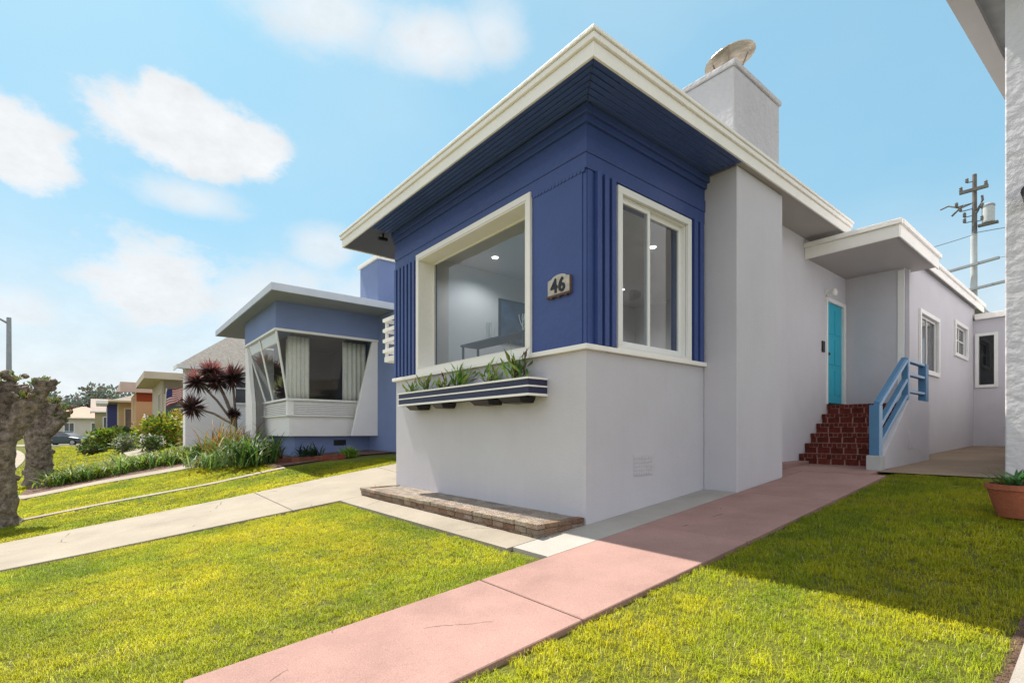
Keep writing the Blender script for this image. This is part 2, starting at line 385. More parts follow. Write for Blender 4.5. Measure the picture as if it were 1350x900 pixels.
# red front walk in slabs with open joints
joints = [-2.79, -1.6, .35, 2.40, 4.6, 6.70, 8.75]
for i in range(len(joints) - 1):
    o = grid_sheet('front_walk', lin(-3.35, -2.22, .3), lin(joints[i] + .007, joints[i + 1] - .007, .4), .012, M['redwalk'], thick=.1)
    o.modifiers.new('bevel', 'BEVEL').width = .006
grid_sheet('front_walk', lin(-3.85, -2.42, .3), lin(8.757, 9.96, .4), .012, M['redwalk'], thick=.1)
grid_sheet('front_walk', np.array([-3.85, -3.5, -3.356]), lin(8.06, 8.745, .3), .012, M['redwalk'], thick=.1)
MB().box(-3.852, -3.66, 8.2, 9.9, .6, gz(-3.7, 9) + .09).build('front_walk_kerb', M['redwalk'], bevel=.01)['kind'] = 'structure'
# pale strips beside the house
grid_sheet('side_path', lin(-3.86, -3.357, .2), lin(3.16, 6.66, .3), .010, mat('painted_concrete', (.36, .34, .31), .85, .08, 1.8, .25, 90, .2, stains=.14), thick=.1)
grid_sheet('planter_path', lin(-8.3, -3.867, .3), lin(3.09, 3.50, .2), .012, M['concrete'], thick=.1)
# driveway with one joint
for a, b in ((-2.79, 2.33), (2.345, 4.9), (4.915, 9.6)):
    o = grid_sheet('driveway', lin(-10.85, -8.31, .3), lin(a, b, .3), .012, M['concrete'], thick=.1)
    o.modifiers.new('bevel', 'BEVEL').width = .006
grid_sheet('lawn_path', lin(-13.62, -13.38, .12), lin(-2.79, 3.6, .3), .012, M['concrete'], thick=.1)
grid_sheet('neighbour_path', lin(-19.0, -18.1, .3), lin(-2.79, 4.4, .3), .012, M['concrete'], thick=.1)
grid_sheet('flower_bed', lin(-25.5, -19.02, .4), lin(-1.7, 3.6, .3), .004, M['mulch'])
grid_sheet('flower_bed', lin(-18.0, -13.9, .4), lin(3.4, 6.9, .3), .004, M['mulch'])
grid_sheet('far_path', lin(-34, -27.0, .6), lin(.9, 1.9, .3), .012, M['concrete'])
grid_sheet('rear_yard', lin(-3.2, 2, .6), lin(9.10, 21, .6), .008, M['padconcrete'])
grid_sheet('lawn_edge_soil', np.array([-.40, -.34]), lin(-2.79, 9.08, .5), -.02, M['soil'])
grid_sheet('right_path', lin(-.345, 1.4, .3), lin(-2.79, 9.08, .5), .012, M['concrete2'], thick=.1)

# ---- grass blades (uncountable)
def grass_patches():
    patches = [(-25.6, -18.1, -2.75, -1.72, 1800, .03, .008), (-8.28, -3.38, -2.75, 3.07, 9500, .019, .0028), (-2.2, -.4, -2.75, 9.05, 8500, .019, .0029),
               (-13.36, -10.88, -2.75, 6.6, 3600, .024, .005), (-18.08, -13.64, -2.75, 3.5, 3000, .026, .0055),
               (-60, -27, -2.8, .8, 230, .05, .018), (-27, -25.6, -2.7, 2.5, 500, .05, .015), (-36, -27, 2.0, 2.6, 200, .05, .02), (-66, -38, -3.1, -1.9, 160, .05, .02)]
    V = []; F = []; Cc = []; base = 0
    for x0, x1, y0, y1, dens, hgt, wid in patches:
        n = int((x1 - x0) * (y1 - y0) * dens)
        # blades gather in small tufts
        tn = max(1, n // 12); tx = rng.uniform(x0, x1, tn); ty = rng.uniform(y0, y1, tn)
        idx = rng.integers(0, tn, n)
        x = np.clip(tx[idx] + rng.normal(0, .020, n), x0 - .02, x1 + .03); y = np.clip(ty[idx] + rng.normal(0, .020, n), y0 - .01, y1 + .035)
        if x0 == -13.36:   # the strip stops at the flower bed edge
            k = ~((x < -12.6) & (y > 5.3 + (x + 12.6) * 1.2)); x, y, idx = x[k], y[k], idx[k]; n = len(x)
        z = gza(x, y) - .028
        # soft clumps of longer and shorter turf
        lump = np.array([mnoise.noise((a * 1.6, b * 1.6, 0)) + .6 * mnoise.noise((a * 5.5, b * 5.5, 3)) for a, b in zip(tx, ty)])
        yel = np.array([mnoise.noise((a * .75 + 11, b * .75, 5)) + .5 * mnoise.noise((a * 3 + 1, b * 3, 8)) for a, b in zip(tx, ty)])
        h = hgt * (1 + .55 * lump[idx]) * rng.uniform(.6, 1.35, n) + .022
        az = rng.uniform(0, 2 * np.pi, n); lean = np.clip(np.abs(rng.normal(.5, .45, n)), 0, 1.3) * h
        dx, dy = np.cos(az), np.sin(az); fa = az + np.pi / 2 + rng.normal(0, .5, n)
        px, py = np.cos(fa) * wid / 2, np.sin(fa) * wid / 2
        v = np.empty((n, 5, 3))
        v[:, 0] = np.stack([x - px, y - py, z], 1); v[:, 1] = np.stack([x + px, y + py, z], 1)
        mx, my, mz = x + dx * lean * .35, y + dy * lean * .35, z + h * .6
        v[:, 2] = np.stack([mx + px * .8, my + py * .8, mz], 1); v[:, 3] = np.stack([mx - px * .8, my - py * .8, mz], 1)
        v[:, 4] = np.stack([x + dx * lean, y + dy * lean, z + np.maximum(h - lean * .45, .012)], 1)
        V.append(v.reshape(-1, 3))
        g = np.stack([.33 + .0 * x, .385 + .0 * x, .008 + .0 * x], 1)
        ylw = np.array([.58, .53, .012]); drk = np.array([.13, .235, .008]); straw = np.array([.62, .56, .26])
        a = np.clip(.30 + yel[idx] * .95 + rng.normal(0, .14, n), 0, 1)[:, None]; g = g * (1 - a) + ylw * a
        b = np.clip(-yel[idx] * .9 - .35 * lump[idx] + rng.normal(0, .16, n), 0, .8)[:, None]; g = g * (1 - b) + drk * b
        st = (rng.random(n) < .02)[:, None]; g = np.where(st, straw, g)
        g = g * rng.uniform(.86, 1.14, (n, 1))
        Cc.append(np.repeat(g, 5, 0))
        o = base + np.arange(n)[:, None] * 5
        F.append(np.concatenate([o + np.array([0, 1, 2]), o + np.array([0, 2, 3]), o + np.array([3, 2, 4])], 0)); base += 5 * n
    V = np.concatenate(V); F = np.concatenate(F); Cc = np.concatenate(Cc)
    me = bpy.data.meshes.new('lawn_grass')
    me.vertices.add(len(V)); me.vertices.foreach_set('co', V.ravel())
    me.loops.add(F.size); me.loops.foreach_set('vertex_index', F.ravel().astype(np.int32))
    me.polygons.add(len(F)); me.polygons.foreach_set('loop_start', np.arange(0, F.size, 3, dtype=np.int32))
    me.update(calc_edges=True)
    at = me.color_attributes.new('col', 'FLOAT_COLOR', 'POINT'); at.data.foreach_set('color', np.hstack([Cc, np.ones((len(Cc), 1))]).ravel())
    me.materials.append(M['grass'])
    o = bpy.data.objects.new('lawn_grass', me); COL.objects.link(o)
    tag(o, 'short yellow green lawn grass around the red walk and driveway', 'grass', kind='stuff')
grass_patches()

# ================================================================== THE MAIN HOUSE
XW, YF = -3.85, 4.21            # side wall plane, front wall plane
XL = -8.52                      # left wall plane
house = thing('bungalow', 'grey and navy bungalow with brick steps and teal side door', 'house', (-5.5, 8, .4))
hl = parent_loc(house)
# lower walls
b = MB()
b.box(XL, XW, YF, 11.30, -.1, 2.36); b.box(XL, XW, 11.30, 12.4, -.1, 1.975); b.box(XL, XW - .2, 11.30, 12.4, 1.975, 2.36)
b.build('lower_wall', M['grey_stucco'], house)
# upper side wall, door recess at its far end
b = MB()
b.box(XW - .2, XW, 6.66, 11.33, 2.36, 5.06); b.box(XW - .2, XW, 11.33, 12.36, 4.09, 5.06); b.box(XW - .2, XW, 12.24, 12.36, 2.36, 4.09)
b.box(XL, XL + .2, 4.6, 12.4, 2.36, 5.06); b.box(XL, XW - .2, 12.2, 12.4, 2.36, 5.06)
b.build('upper_wall', M['grey_stucco'], house)
# chimney breast
MB().box(XW + .002, -3.36, 6.67, 8.08, .3, 5.045).build('chimney_breast', M['grey_stucco'], house, bevel=.012)
# navy upper front, boxes round the two windows
WX0, WX1, WZ0, WZ1 = -7.62, -4.83, 2.50, 4.375
b = MB()
b.box(XL, WX0, YF, YF + .325, 2.42, 4.40); b.box(WX1, XW, YF, YF + .325, 2.42, 4.40)
b.box(WX0, WX1, YF, YF + .325, WZ1, 4.40); b.box(WX0, WX1, YF + .02, YF + .325, 2.36, WZ0)
SY0, SY1, SZ0, SZ1 = 4.80, 6.20, 2.46, 4.26
b.box(XW - .22, XW - .001, YF + .325, SY0, 2.42, 4.40); b.box(XW - .22, XW - .001, SY1, 6.66, 2.42, 4.40)
b.box(XW - .22, XW - .001, SY0, SY1, SZ1, 4.40); b.box(XW - .22, XW - .02, SY0, SY1, 2.36, SZ0)
b.build('navy_wall', M['navy'], house)
# lap boards and stepped crown above the windows
def ring(b, out, z0, z1, left=0.):
    b.box(XL - left, XW + out, YF - out, YF, z0, z1); b.box(XW, XW + out, YF, 6.665, z0, z1)
b = MB()
ring(b, .022, 4.385, 4.56); ring(b, .034, 4.556, 4.72); ring(b, .022, 4.716, 4.88)
ring(b, .060, 4.876, 4.955); ring(b, .100, 4.950, 5.043)
b.build('lap_siding', M['navy'], house, bevel=.006)
# scalloped lower edge over the flat panel
b = MB()
n = 15
for i in range(n):
    x0 = -4.74 + i * (.885 / n); w = .885 / n
    poly = [(x0 + .002, 4.392)] + [(x0 + w / 2 - math.cos(t) * w * .47, 4.372 - math.sin(t) * .022) for t in np.linspace(0, math.pi, 7)] + [(x0 + w - .002, 4.392)]
    b.prism(poly, YF - .021, YF - .004, 'y')
b.build('scalloped_edge', M['navy'], house)
# flat panel and fluted strips
b = MB(); b.box(-4.735, -3.90, YF - .012, YF, 2.425, 4.384); b.box(XW, XW + .010, 4.23, 4.31, 2.425, 4.384)
b.build('flat_panel', M['navy'], house, bevel=.004)
for i in range(6): MB().box(-8.50 + i * .135, -8.50 + i * .135 + .075, YF - .055, YF, 2.425, 4.384).build('fluted_strip', M['navy'], house, bevel=.006)
for i in range(3): MB().box(XW, XW + .06, 4.345 + i * .125, 4.345 + i * .125 + .075, 2.425, 4.384).build('fluted_strip', M['navy'], house, bevel=.006)
for i in range(2): MB().box(XW, XW + .05, 6.36 + i * .15, 6.36 + i * .15 + .09, 2.425, 4.384).build('fluted_strip', M['navy'], house, bevel=.006)
# sill band
b = MB()
b.box(XL - .07, XW + .055, YF - .055, YF + .3, 2.362, 2.42); b.box(XW, XW + .055, YF + .3, 6.665, 2.362, 2.42)
b.build('sill_band', M['cream'], house, bevel=.006)
# ---- picture window
def casing(b, x0, x1, z0, z1, y, w, dep):       # four boards round an opening in a wall that faces the street
    b.box(x0 - w, x1 + w, y - dep, y, z1, z1 + w); b.box(x0 - w, x1 + w, y - dep, y, z0 - w, z0)
    b.box(x0 - w, x0, y - dep, y, z0, z1); b.box(x1, x1 + w, y - dep, y, z0, z1)
b = MB(); casing(b, WX0, WX1, WZ0, WZ1 - .01, YF - .002, .08, .045); b.box(WX0 - .08, WX1 + .08, YF - .046, YF - .002, WZ0 - .09, WZ0 - .081)
iw = .012; dp = .28                               # deep painted reveal
b.box(WX0, WX0 + iw, YF - .05, YF + dp, WZ0, WZ1 - .02); b.box(WX1 - iw, WX1, YF - .05, YF + dp, WZ0, WZ1 - .02)
b.box(WX0 + iw, WX1 - iw, YF - .05, YF + dp, WZ1 - .04, WZ1 - .02); b.box(WX0 + iw, WX1 - iw, YF - .05, YF + dp, WZ0, WZ0 + iw)
pw = b.build('picture_window', M['cream'], house, bevel=.004)
b = MB(); y = YF + .235; q = .02
b.box(WX0 + .02, WX0 + .02 + q, y, y + .04, WZ0 + .02, WZ1 - .04); b.box(WX1 - .02 - q, WX1 - .02, y, y + .04, WZ0 + .02, WZ1 - .04)
b.box(WX0 + .04, WX1 - .04, y, y + .04, WZ1 - .04 - q, WZ1 - .04); b.box(WX0 + .04, WX1 - .04, y, y + .04, WZ0 + .02, WZ0 + .02 + q)
b.build('sash_frame', M['cream'], pw)
MB().box(WX0 + .041, WX1 - .041, y + .016, y + .022, WZ0 + .041, WZ1 - .061).build('pane', M['glass'], pw)
# ---- sliding side window
def casing_side(b, y0, y1, z0, z1, x, w, dep):
    b.box(x, x + dep, y0 - w, y1 + w, z1, z1 + w); b.box(x, x + dep, y0 - w, y1 + w, z0 - w, z0)
    b.box(x, x + dep, y0 - w, y0, z0, z1); b.box(x, x + dep, y1, y1 + w, z0, z1)
b = MB(); casing_side(b, SY0, SY1, SZ0, SZ1, XW, .085, .05)
b.box(XW - .12, XW + .001, SY0, SY0 + .018, SZ0, SZ1); b.box(XW - .12, XW + .001, SY1 - .018, SY1, SZ0, SZ1)
b.box(XW - .12, XW + .001, SY0, SY1, SZ1 - .018, SZ1); b.box(XW - .12, XW + .001, SY0, SY1, SZ0, SZ0 + .018)
sw = b.build('sliding_window', M['white'], house, bevel=.005)
def sash(b, y0, y1, z0, z1, x, w, t=.035):
    b.box(x, x + t, y0, y0 + w, z0, z1); b.box(x, x + t, y1 - w, y1, z0, z1); b.box(x, x + t, y0 + w, y1 - w, z1 - w, z1); b.box(x, x + t, y0 + w, y1 - w, z0, z0 + w)
ym = 5.42
b = MB(); sash(b, SY0 + .018, ym, SZ0 + .018, SZ1 - .018, XW - .045, .05); sash(b, ym - .03, SY1 - .018, SZ0 + .018, SZ1 - .018, XW - .085, .06)
b.build('sash', M['white'], sw, bevel=.004)
b = MB(); b.box(XW - .032, XW - .027, SY0 + .068, ym - .05, SZ0 + .068, SZ1 - .068); b.box(XW - .072, XW - .067, ym + .03, SY1 - .078, SZ0 + .078, SZ1 - .078)
b.build('pane', M['glass'], sw)
# ---- living room behind the glass
b = MB(); rx0, rx1, ry0, ry1, rz0, rz1 = XL + .202, XW - .225, YF + .327, 11.0, 2.37, 4.72
b.box(rx0, rx0 + .02, ry0, ry1, rz0, rz1); b.box(rx0 + .02, rx1, ry1, ry1 + .02, rz0, rz1)
b.box(rx1, rx1 + .004, SY1, ry1, rz0, rz1)
b.box(rx1, rx1 + .003, ry0, SY0, rz0, rz1)
b.build('room_wall', M['room'], house)
MB().box(rx0, rx1, YF + .3, ry1, rz1, rz1 + .02).build('room_ceiling', M['room'], house)
MB().box(rx0, rx1, YF + .3, ry1, rz0 - .006, rz0).build('room_floor', M['floor_wood'], house)
for p in ((-7.55, 5.75), (-5.36, 7.6), (-7.4, 9.3)):
    d = MB().lathe([(.0, rz1 - .006), (.045, rz1 - .006), (.055, rz1 - .010), (.06, rz1 - .001)], (p[0], p[1], 0), 20).build('downlight', M['lamp'], house)
    pl = bpy.data.lights.new('downlight_bulb', 'SPOT'); pl.energy = 30; pl.color = (1, .96, .92); pl.shadow_soft_size = .05; pl.spot_size = R(150); pl.spot_blend = .6
    po = bpy.data.objects.new('downlight_bulb', pl); COL.objects.link(po); po.location = (p[0], p[1], rz1 - .03)
# ---- roof
RX0, RX1, RY0, RY1 = -9.75, -3.25, 3.66, 10.70
b = MB(); b.box(RX0 + .03, RX1 - .03, RY0 + .03, RY1 - .03, 5.10, 5.27)
roof = b.build('roof', M['roofing'], house)
def frame_ring(b, x0, x1, y0, y1, z0, z1, t):
    b.box(x0, x1, y0, y0 + t, z0, z1); b.box(x0, x1, y1 - t, y1, z0, z1); b.box(x0, x0 + t, y0 + t, y1 - t, z0, z1); b.box(x1 - t, x1, y0 + t, y1 - t, z0, z1)
b = MB(); frame_ring(b, RX0, RX1, RY0, RY1, 5.04, 5.185, .028); b.build('fascia', M['cream'], roof, bevel=.004)
b = MB(); frame_ring(b, RX0 - .028, RX1 + .028, RY0 - .028, RY1 + .028, 5.188, 5.255, .09)
frame_ring(b, RX0 - .045, RX1 + .045, RY0 - .045, RY1 + .045, 5.258, 5.300, .11); b.build('gutter', M['cream'], roof, bevel=.008)
# beadboard soffit, mitred at the corner
b = MB(); nb = 6; fy0, fy1 = RY0 + .03, YF - .10; sx1, sx0 = RX1 - .03, XW + .10
for i in range(nb):
    g = .014; wy = (fy1 - fy0) / nb; wx = (sx1 - sx0) / nb
    ya, yb = fy0 + i * wy + g / 2, fy0 + (i + 1) * wy - g / 2
    xa, xb = sx1 - i * wx - g / 2, sx1 - (i + 1) * wx + g / 2
    b.prism([(XL + .0, ya), (xa, ya), (xb, yb), (XL + .0, yb)], 5.052, 5.075, 'z')
    b.prism([(xa, ya + .012), (xa, 6.665), (xb, 6.665), (xb, yb + .012)], 5.052, 5.075, 'z')
b.build('soffit_board', M['navy_gloss'], roof, bevel=.005)
b = MB(); b.box(XL, RX1 - .03, RY0 + .03, YF, 5.08, 5.098); b.box(XW, RX1 - .03, YF, 6.665, 5.066, 5.098); b.build('soffit_backing', mat('bead_glint', (.17, .22, .36), .4, .1, 2), roof)  # lighter backing in the gaps paints the glints along the bead edges
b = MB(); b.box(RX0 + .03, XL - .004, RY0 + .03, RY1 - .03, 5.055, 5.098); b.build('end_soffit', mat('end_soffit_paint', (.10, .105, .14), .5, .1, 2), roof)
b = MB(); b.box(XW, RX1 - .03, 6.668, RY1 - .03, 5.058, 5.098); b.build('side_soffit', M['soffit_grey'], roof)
# chimney
b = MB(); b.box(-4.14, -3.385, 6.64, 8.03, 5.28, 6.40); ch = b.build('chimney', M['rough_stucco'], house, bevel=.02)
b = MB(); b.box(-4.165, -3.36, 6.615, 8.055, 6.403, 6.475); b.box(-4.10, -3.50, 6.68, 7.9, 6.478, 6.52); b.build('chimney_cap', M['rough_stucco'], ch, bevel=.012)
cw = MB(); c = Vector((-3.77, 7.26, 6.52))
cw.tube([c, c + Vector((0, 0, .34))], .15, 18)
rot = Matrix.Rotation(R(10), 3, 'X') @ Matrix.Rotation(R(-9), 3, 'Y')
cw.lathe([(.0, .055), (.12, .048), (.25, .024), (.355, .0), (.36, -.012), (.352, -.010), (.24, .008), (.12, .03), (0, .036)], c + Vector((0, 0, .47)), 32, rot)
for k in range(4):
    a = k * math.pi / 2 + .4; cw.tube([c + Vector((.15 * math.cos(a), .15 * math.sin(a), .25)), c + Vector((.25 * math.cos(a), .25 * math.sin(a), .48))], .012, 6)
cw.build('chimney_cowl', M['metal'], ch, smooth=False)
# porch canopy
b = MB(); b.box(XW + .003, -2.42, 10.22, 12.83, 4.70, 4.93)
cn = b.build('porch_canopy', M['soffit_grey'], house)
b = MB(); b.box(XW + .003, -2.40, 10.19, 10.219, 4.66, 4.865); b.box(-2.419, -2.39, 10.219, 12.86, 4.66, 4.865)
b.box(XW + .003, -2.36, 10.15, 10.25, 4.868, 4.95); b.box(-2.46, -2.35, 10.25, 12.9, 4.868, 4.95); b.build('canopy_fascia', M['cream'], cn, bevel=.005)
# rear body with two windows
X2 = -2.84; Y2 = 12.36; Y3 = 19.35
rw = [(13.55, 15.10, 2.80, 3.98), (16.95, 18.35, 3.48, 4.22)]
b = MB(); b.box(XL, X2 - .2, Y2, Y2 + .2, .3, 4.98); b.box(X2 - .2, X2, Y2, rw[0][0], .3, 4.98); b.box(X2 - .2, X2, rw[0][1], rw[1][0], .3, 4.98); b.box(X2 - .2, X2, rw[1][1], Y3 + .2, .3, 4.98)
for y0, y1, z0, z1 in rw: b.box(X2 - .2, X2, y0, y1, .3, z0); b.box(X2 - .2, X2, y0, y1, z1, 4.98)
b.box(XL, XL + .2, Y2 + .2, 24, .3, 4.98)
b.build('rear_wall', M['grey_stucco'], house)
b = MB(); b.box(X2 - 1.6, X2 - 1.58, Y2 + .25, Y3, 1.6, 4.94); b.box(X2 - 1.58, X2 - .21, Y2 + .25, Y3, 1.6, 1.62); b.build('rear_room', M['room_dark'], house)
def window_side(name, y0, y1, z0, z1, x, parent, mframe, mpane, wc=.09, dep=.04, mull=None, wa=.045):
    b = MB(); casing_side(b, y0, y1, z0, z1, x + .001, wc, dep)
    f = b.build(name, mframe, parent, bevel=.004)
    b = MB(); sash(b, y0, y1, z0, z1, x - .07, wa)
    if mull: b.box(x - .07, x - .035, y0 + (y1 - y0) * mull - wa / 2, y0 + (y1 - y0) * mull + wa / 2, z0 + wa, z1 - wa)
    b.build('sash', mframe, f)
    MB().box(x - .056, x - .05, y0 + wa, y1 - wa, z0 + wa, z1 - wa).build('pane', mpane, f)
    return f
window_side('rear_window', *rw[0], X2, house, M['white'], M['glass_dark'], mull=.5)
f = window_side('rear_window', *rw[1], X2, house, M['white'], M['glass_dark'], mull=.5)
MB().box(X2 - .07, X2 - .035, rw[1][0] + .045, rw[1][1] - .045, 3.84, 3.87).build('glazing_bar', M['white'], f)
b = MB(); b.box(-9.4, X2 + .10, Y2, 24.2, 4.99, 5.14); b.box(-9.4, XW - .01, 10.72, Y2, 4.99, 5.14); b.build('rear_roof', M['roofing'], house)
b = MB(); b.box(X2 + .102, X2 + .13, 12.9, 20.1, 4.94, 5.10); b.box(X2 + .08, X2 + .17, 12.9, 20.14, 5.103, 5.19); b.build('rear_fascia', M['cream'], house, bevel=.005)
# back wing facing the street
b = MB(); b.box(X2 + .002, -2.72, Y3, Y3 + .2, .3, 4.62); b.box(-2.72, -2.40, Y3, Y3 + .2, .3, 2.78); b.box(-2.72, -2.40, Y3, Y3 + .2, 4.16, 4.62); b.box(-2.40, 1.5, Y3, Y3 + .2, .3, 4.62)
b.build('back_wing', M['grey_stucco'], house)
b = MB(); casing(b, -2.72, -2.40, 2.78, 4.16, Y3 - .001, .075, .04); f = b.build('back_window', M['white'], house)
MB().box(-2.72, -2.40, Y3 + .05, Y3 + .06, 2.78, 4.16).build('pane', M['glass_dark'], f)
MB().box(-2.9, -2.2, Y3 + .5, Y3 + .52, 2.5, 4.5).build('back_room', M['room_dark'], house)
b = MB(); b.box(X2 + .05, 1.6, Y3 - .14, Y3 + .6, 4.63, 4.78); b.build('back_fascia', M['cream'], house, bevel=.006)
# downpipe at the porch corner
b = MB(); b.box(X2 + .004, X2 + .07, 12.44, 12.53, 2.1, 4.66); b.build('downpipe', M['grey_stucco'], house)
b = MB(); b.box(X2 - .10, X2 + .004, Y2 - .012, Y2 - .002, 2.0, 4.66); b.build('corner_board', M['white'], house)
# front door
b = MB(); b.box(XW - .12, XW + .02, 12.22, 12.338, 2.0, 4.15); b.box(XW - .12, XW + .02, 11.30, 12.22, 4.072, 4.15); b.box(XW - .12, XW + .02, 11.25, 11.32, 2.0, 4.15)
door = b.build('door_frame', M['white'], house, bevel=.004)
b = MB(); b.box(XW - .07, XW - .03, 11.33, 12.21, 2.03, 4.07)
for z0, z1 in ((2.2, 2.72), (2.82, 3.35), (3.45, 3.95)):
    for y0, y1 in ((11.42, 11.73), (11.81, 12.12)):
        b.box(XW - .03, XW - .018, y0, y1, z0, z1)
b.build('door', M['teal'], door, bevel=.006)
MB().box(XW - .03, XW + .05, 11.33, 12.21, 1.99, 2.028).build('threshold', M['dark'], door)
MB().lathe([(0, 0), (.03, .0), (.03, .045), (0, .05)], (XW - .03, 11.42, 3.02), 12, Matrix.Rotation(R(90), 3, 'Y')).build('door_knob', M['dark'], door)
b = MB(); b.box(XW, XW + .025, 11.02, 11.14, 3.02, 3.24); b.build('lock_box', M['black'], house, bevel=.006)
b = MB(); b.box(XW, XW + .03, 11.18, 11.30, 4.16, 4.28); b.tube([(XW + .03, 11.24, 4.22), (XW + .14, 11.24, 4.24)], .02, 8)
lp = b.build('porch_light', M['white'], house)
b = MB(); b.lathe([(.0, -.075), (.045, -.06), (.06, 0), (.045, .06), (.02, .075), (0, .08)], (XW + .15, 11.24, 4.20), 14); b.build('lamp_globe', M['white'], lp, smooth=True)
# brick steps: mortar core and single bricks
def brick(b, x0, x1, y0, y1, z0, z1, base, jit=.004):
    j = lambda: random.uniform(-jit, jit)
    k = random.uniform(.78, 1.2); b.cur = tuple(c * k * random.uniform(.97, 1.03) for c in base)
    b.box(x0 + j(), x1 + j(), y0 + j(), y1 + j(), z0 + j() * .5, z1 + j() * .5); b.cur = (1, 1, 1)
SX0, SX1 = XW + .003, -2.603
ns = 6; ry = 9.94; run = .272; z0s = gz(-3.3, 9.9) + .012; rise = (1.98 - z0s) / ns
m_ = MB(); k_ = MB(); red = (.25, .048, .032)
for i in range(ns):
    ya = ry + i * run; za, zb = z0s + i * rise, z0s + (i + 1) * rise
    m_.box(SX0, SX1, ya + .003, 12.355, za - (.05 if i == 0 else .0), zb - .006)
    # stretcher course on the riser
    x = SX0 + (.0 if i % 2 else -.11); bw = .205
    while x < SX1 - .03:
        a, c2 = max(x, SX0) + .007, min(x + bw, SX1) - .007
        if c2 - a > .04: brick(k_, a, c2, ya - .004, ya + .05, za + .012, za + rise * .60, red)
        x += bw + .008
    # rowlock nosing, long bricks laid on edge
    x = SX0; bw = .072; q = 0
    while x < SX1 - .03:
        drop = .0 if q % 3 else .018
        brick(k_, x + .006, min(x + bw, SX1) - .004, ya - .018, ya + .19, za + rise * .66 - drop, zb, red, .003); x += bw + .004; q += 1
    for r_ in range(int((run if i < ns - 1 else 1.05) // .21)):
        yy = ya + .20 + r_ * .215
        x = SX0
        while x < SX1 - .05:
            brick(k_, x + .005, min(x + .105, SX1) - .005, yy, yy + .2, zb - .05, zb - .001, red, .002); x += .11
st = m_.build('steps', M['pink_mortar'], house)
k_.build('step_bricks', M['brick'], st, bevel=.006)
# cheek wall with its pier and the blue railing
CX0, CX1 = -2.60, -2.45
b = MB()
b.prism([(9.50, .6), (12.37, .6), (12.37, 2.02), (11.02, 2.02), (9.50, 1.04)], CX0, CX1, 'x')
b.build('cheek_wall', M['grey_stucco'], house, bevel=.006)
b = MB(); b.box(CX0 - .02, CX1 + .03, 9.30, 9.498, .6, 1.075); b.build('step_pier', mat('pier_concrete', (.45, .46, .45), .85, .08, 3, .3, 60), house, bevel=.008)
rb = MB(); rl = MB()
def sloped(b, y0, z0, y1, z1, x0, x1, h): b.hexa([(x0, y0, z0), (x1, y0, z0), (x1, y1, z1), (x0, y1, z1)], [(x0, y0, z0 + h), (x1, y0, z0 + h), (x1, y1, z1 + h), (x0, y1, z1 + h)])
rb.box(-2.585, -2.455, 9.32, 9.46, 1.078, 1.86)                 # newel
rb.box(-2.56, -2.47, 10.98, 11.06, 2.0, 2.74)
rb.box(-2.575, -2.455, 12.16, 12.37, 2.024, 2.74)
sl_ = (2.70 - 1.80) / (11.02 - 9.39)
for off, hh in ((0., .10), (-.34, .06), (-.62, .05)):
    za = 1.78 + off; rb_y0 = 9.462
    sloped(rb, rb_y0, za + sl_ * .07, 10.979, za + sl_ * (10.979 - 9.39), -2.56, -2.485, hh)
for z in (2.68, 2.44, 2.14): rb.box(-2.55, -2.485, 11.061, 12.159, z, z + .06)
rail = rb.build('railing', M['rail_blue'], house, bevel=.005)
for off in (.0, -.34, -.62):
    za = 1.782 + off
    sloped(rl, 9.462, za + sl_ * .07 + .01, 10.979, za + sl_ * (10.979 - 9.39) + .01, -2.484, -2.466, .045)
rl.box(-2.454, -2.442, 9.325, 9.455, 1.078, 1.85); rl.box(-2.469, -2.455, 10.985, 11.055, 2.0, 2.73)
for z in (2.69, 2.45, 2.15): rl.box(-2.484, -2.470, 11.061, 12.159, z, z + .04)
rl.build('rail_lit_edge', M['rail_lit_blue'], rail)  # paler strips paint the lit edges of the blue rails
# vents and hatches in the grey wall
b = MB(); yv, zv = 5.26, 1.03
b.box(XW, XW + .008, yv - .2, yv + .2, zv - .13, zv + .13)
for r_ in range(5):
    for c_ in range(8): b.box(XW + .008, XW + .014, yv - .185 + c_ * .047, yv - .185 + c_ * .047 + .03, zv - .118 + r_ * .048, zv - .118 + r_ * .048 + .03)
b.build('wall_vent', mat('vent_paint', (.55, .54, .57), .8, .05, 9), house)
b = MB(); b.box(CX1, CX1 + .012, 10.95, 11.25, 1.15, 1.45); b.build('access_hatch', M['grey_stucco'], house, bevel=.003)
b = MB(); b.box(X2, X2 + .03, 12.6, 12.75, 1.55, 1.72); b.build('outlet_cover', M['white'], house, bevel=.005)
# slatted side balcony on the left wall
b = MB(); b.box(-9.22, XL - .003, 4.30, 5.5, 2.80, 2.90)
bal = b.build('side_balcony', M['cream'], house, bevel=.006)
b = MB()
for z in (2.98, 3.18, 3.38, 3.58): b.box(-9.25, XL - .003, 4.28, 4.31, z, z + .065); b.box(-9.25, -9.22, 4.31, 5.5, z, z + .065)
for x in (-9.20, -8.62): b.box(x, x + .05, 4.312, 4.36, 2.9, 3.64)
b.build('balcony_slats', M['cream'], bal)
# security camera under the soffit
b = MB(); c = Vector((XL - .10, 4.0, 4.97)); b.tube([c + Vector((0, 0, .12)), c + Vector((0, 0, .02))], .018, 8); b.tube([c + Vector((-.02, .08, 0)), c + Vector((0, -.09, -.02))], .034, 14)
sc_ = b.build('security_camera', M['black'], house, smooth=False)
b = MB(); b.tube([c + Vector((0, -.0905, -.02)), c + Vector((.0, -.10, -.022))], .03, 14); b.build('camera_lens', M['black'], sc_)

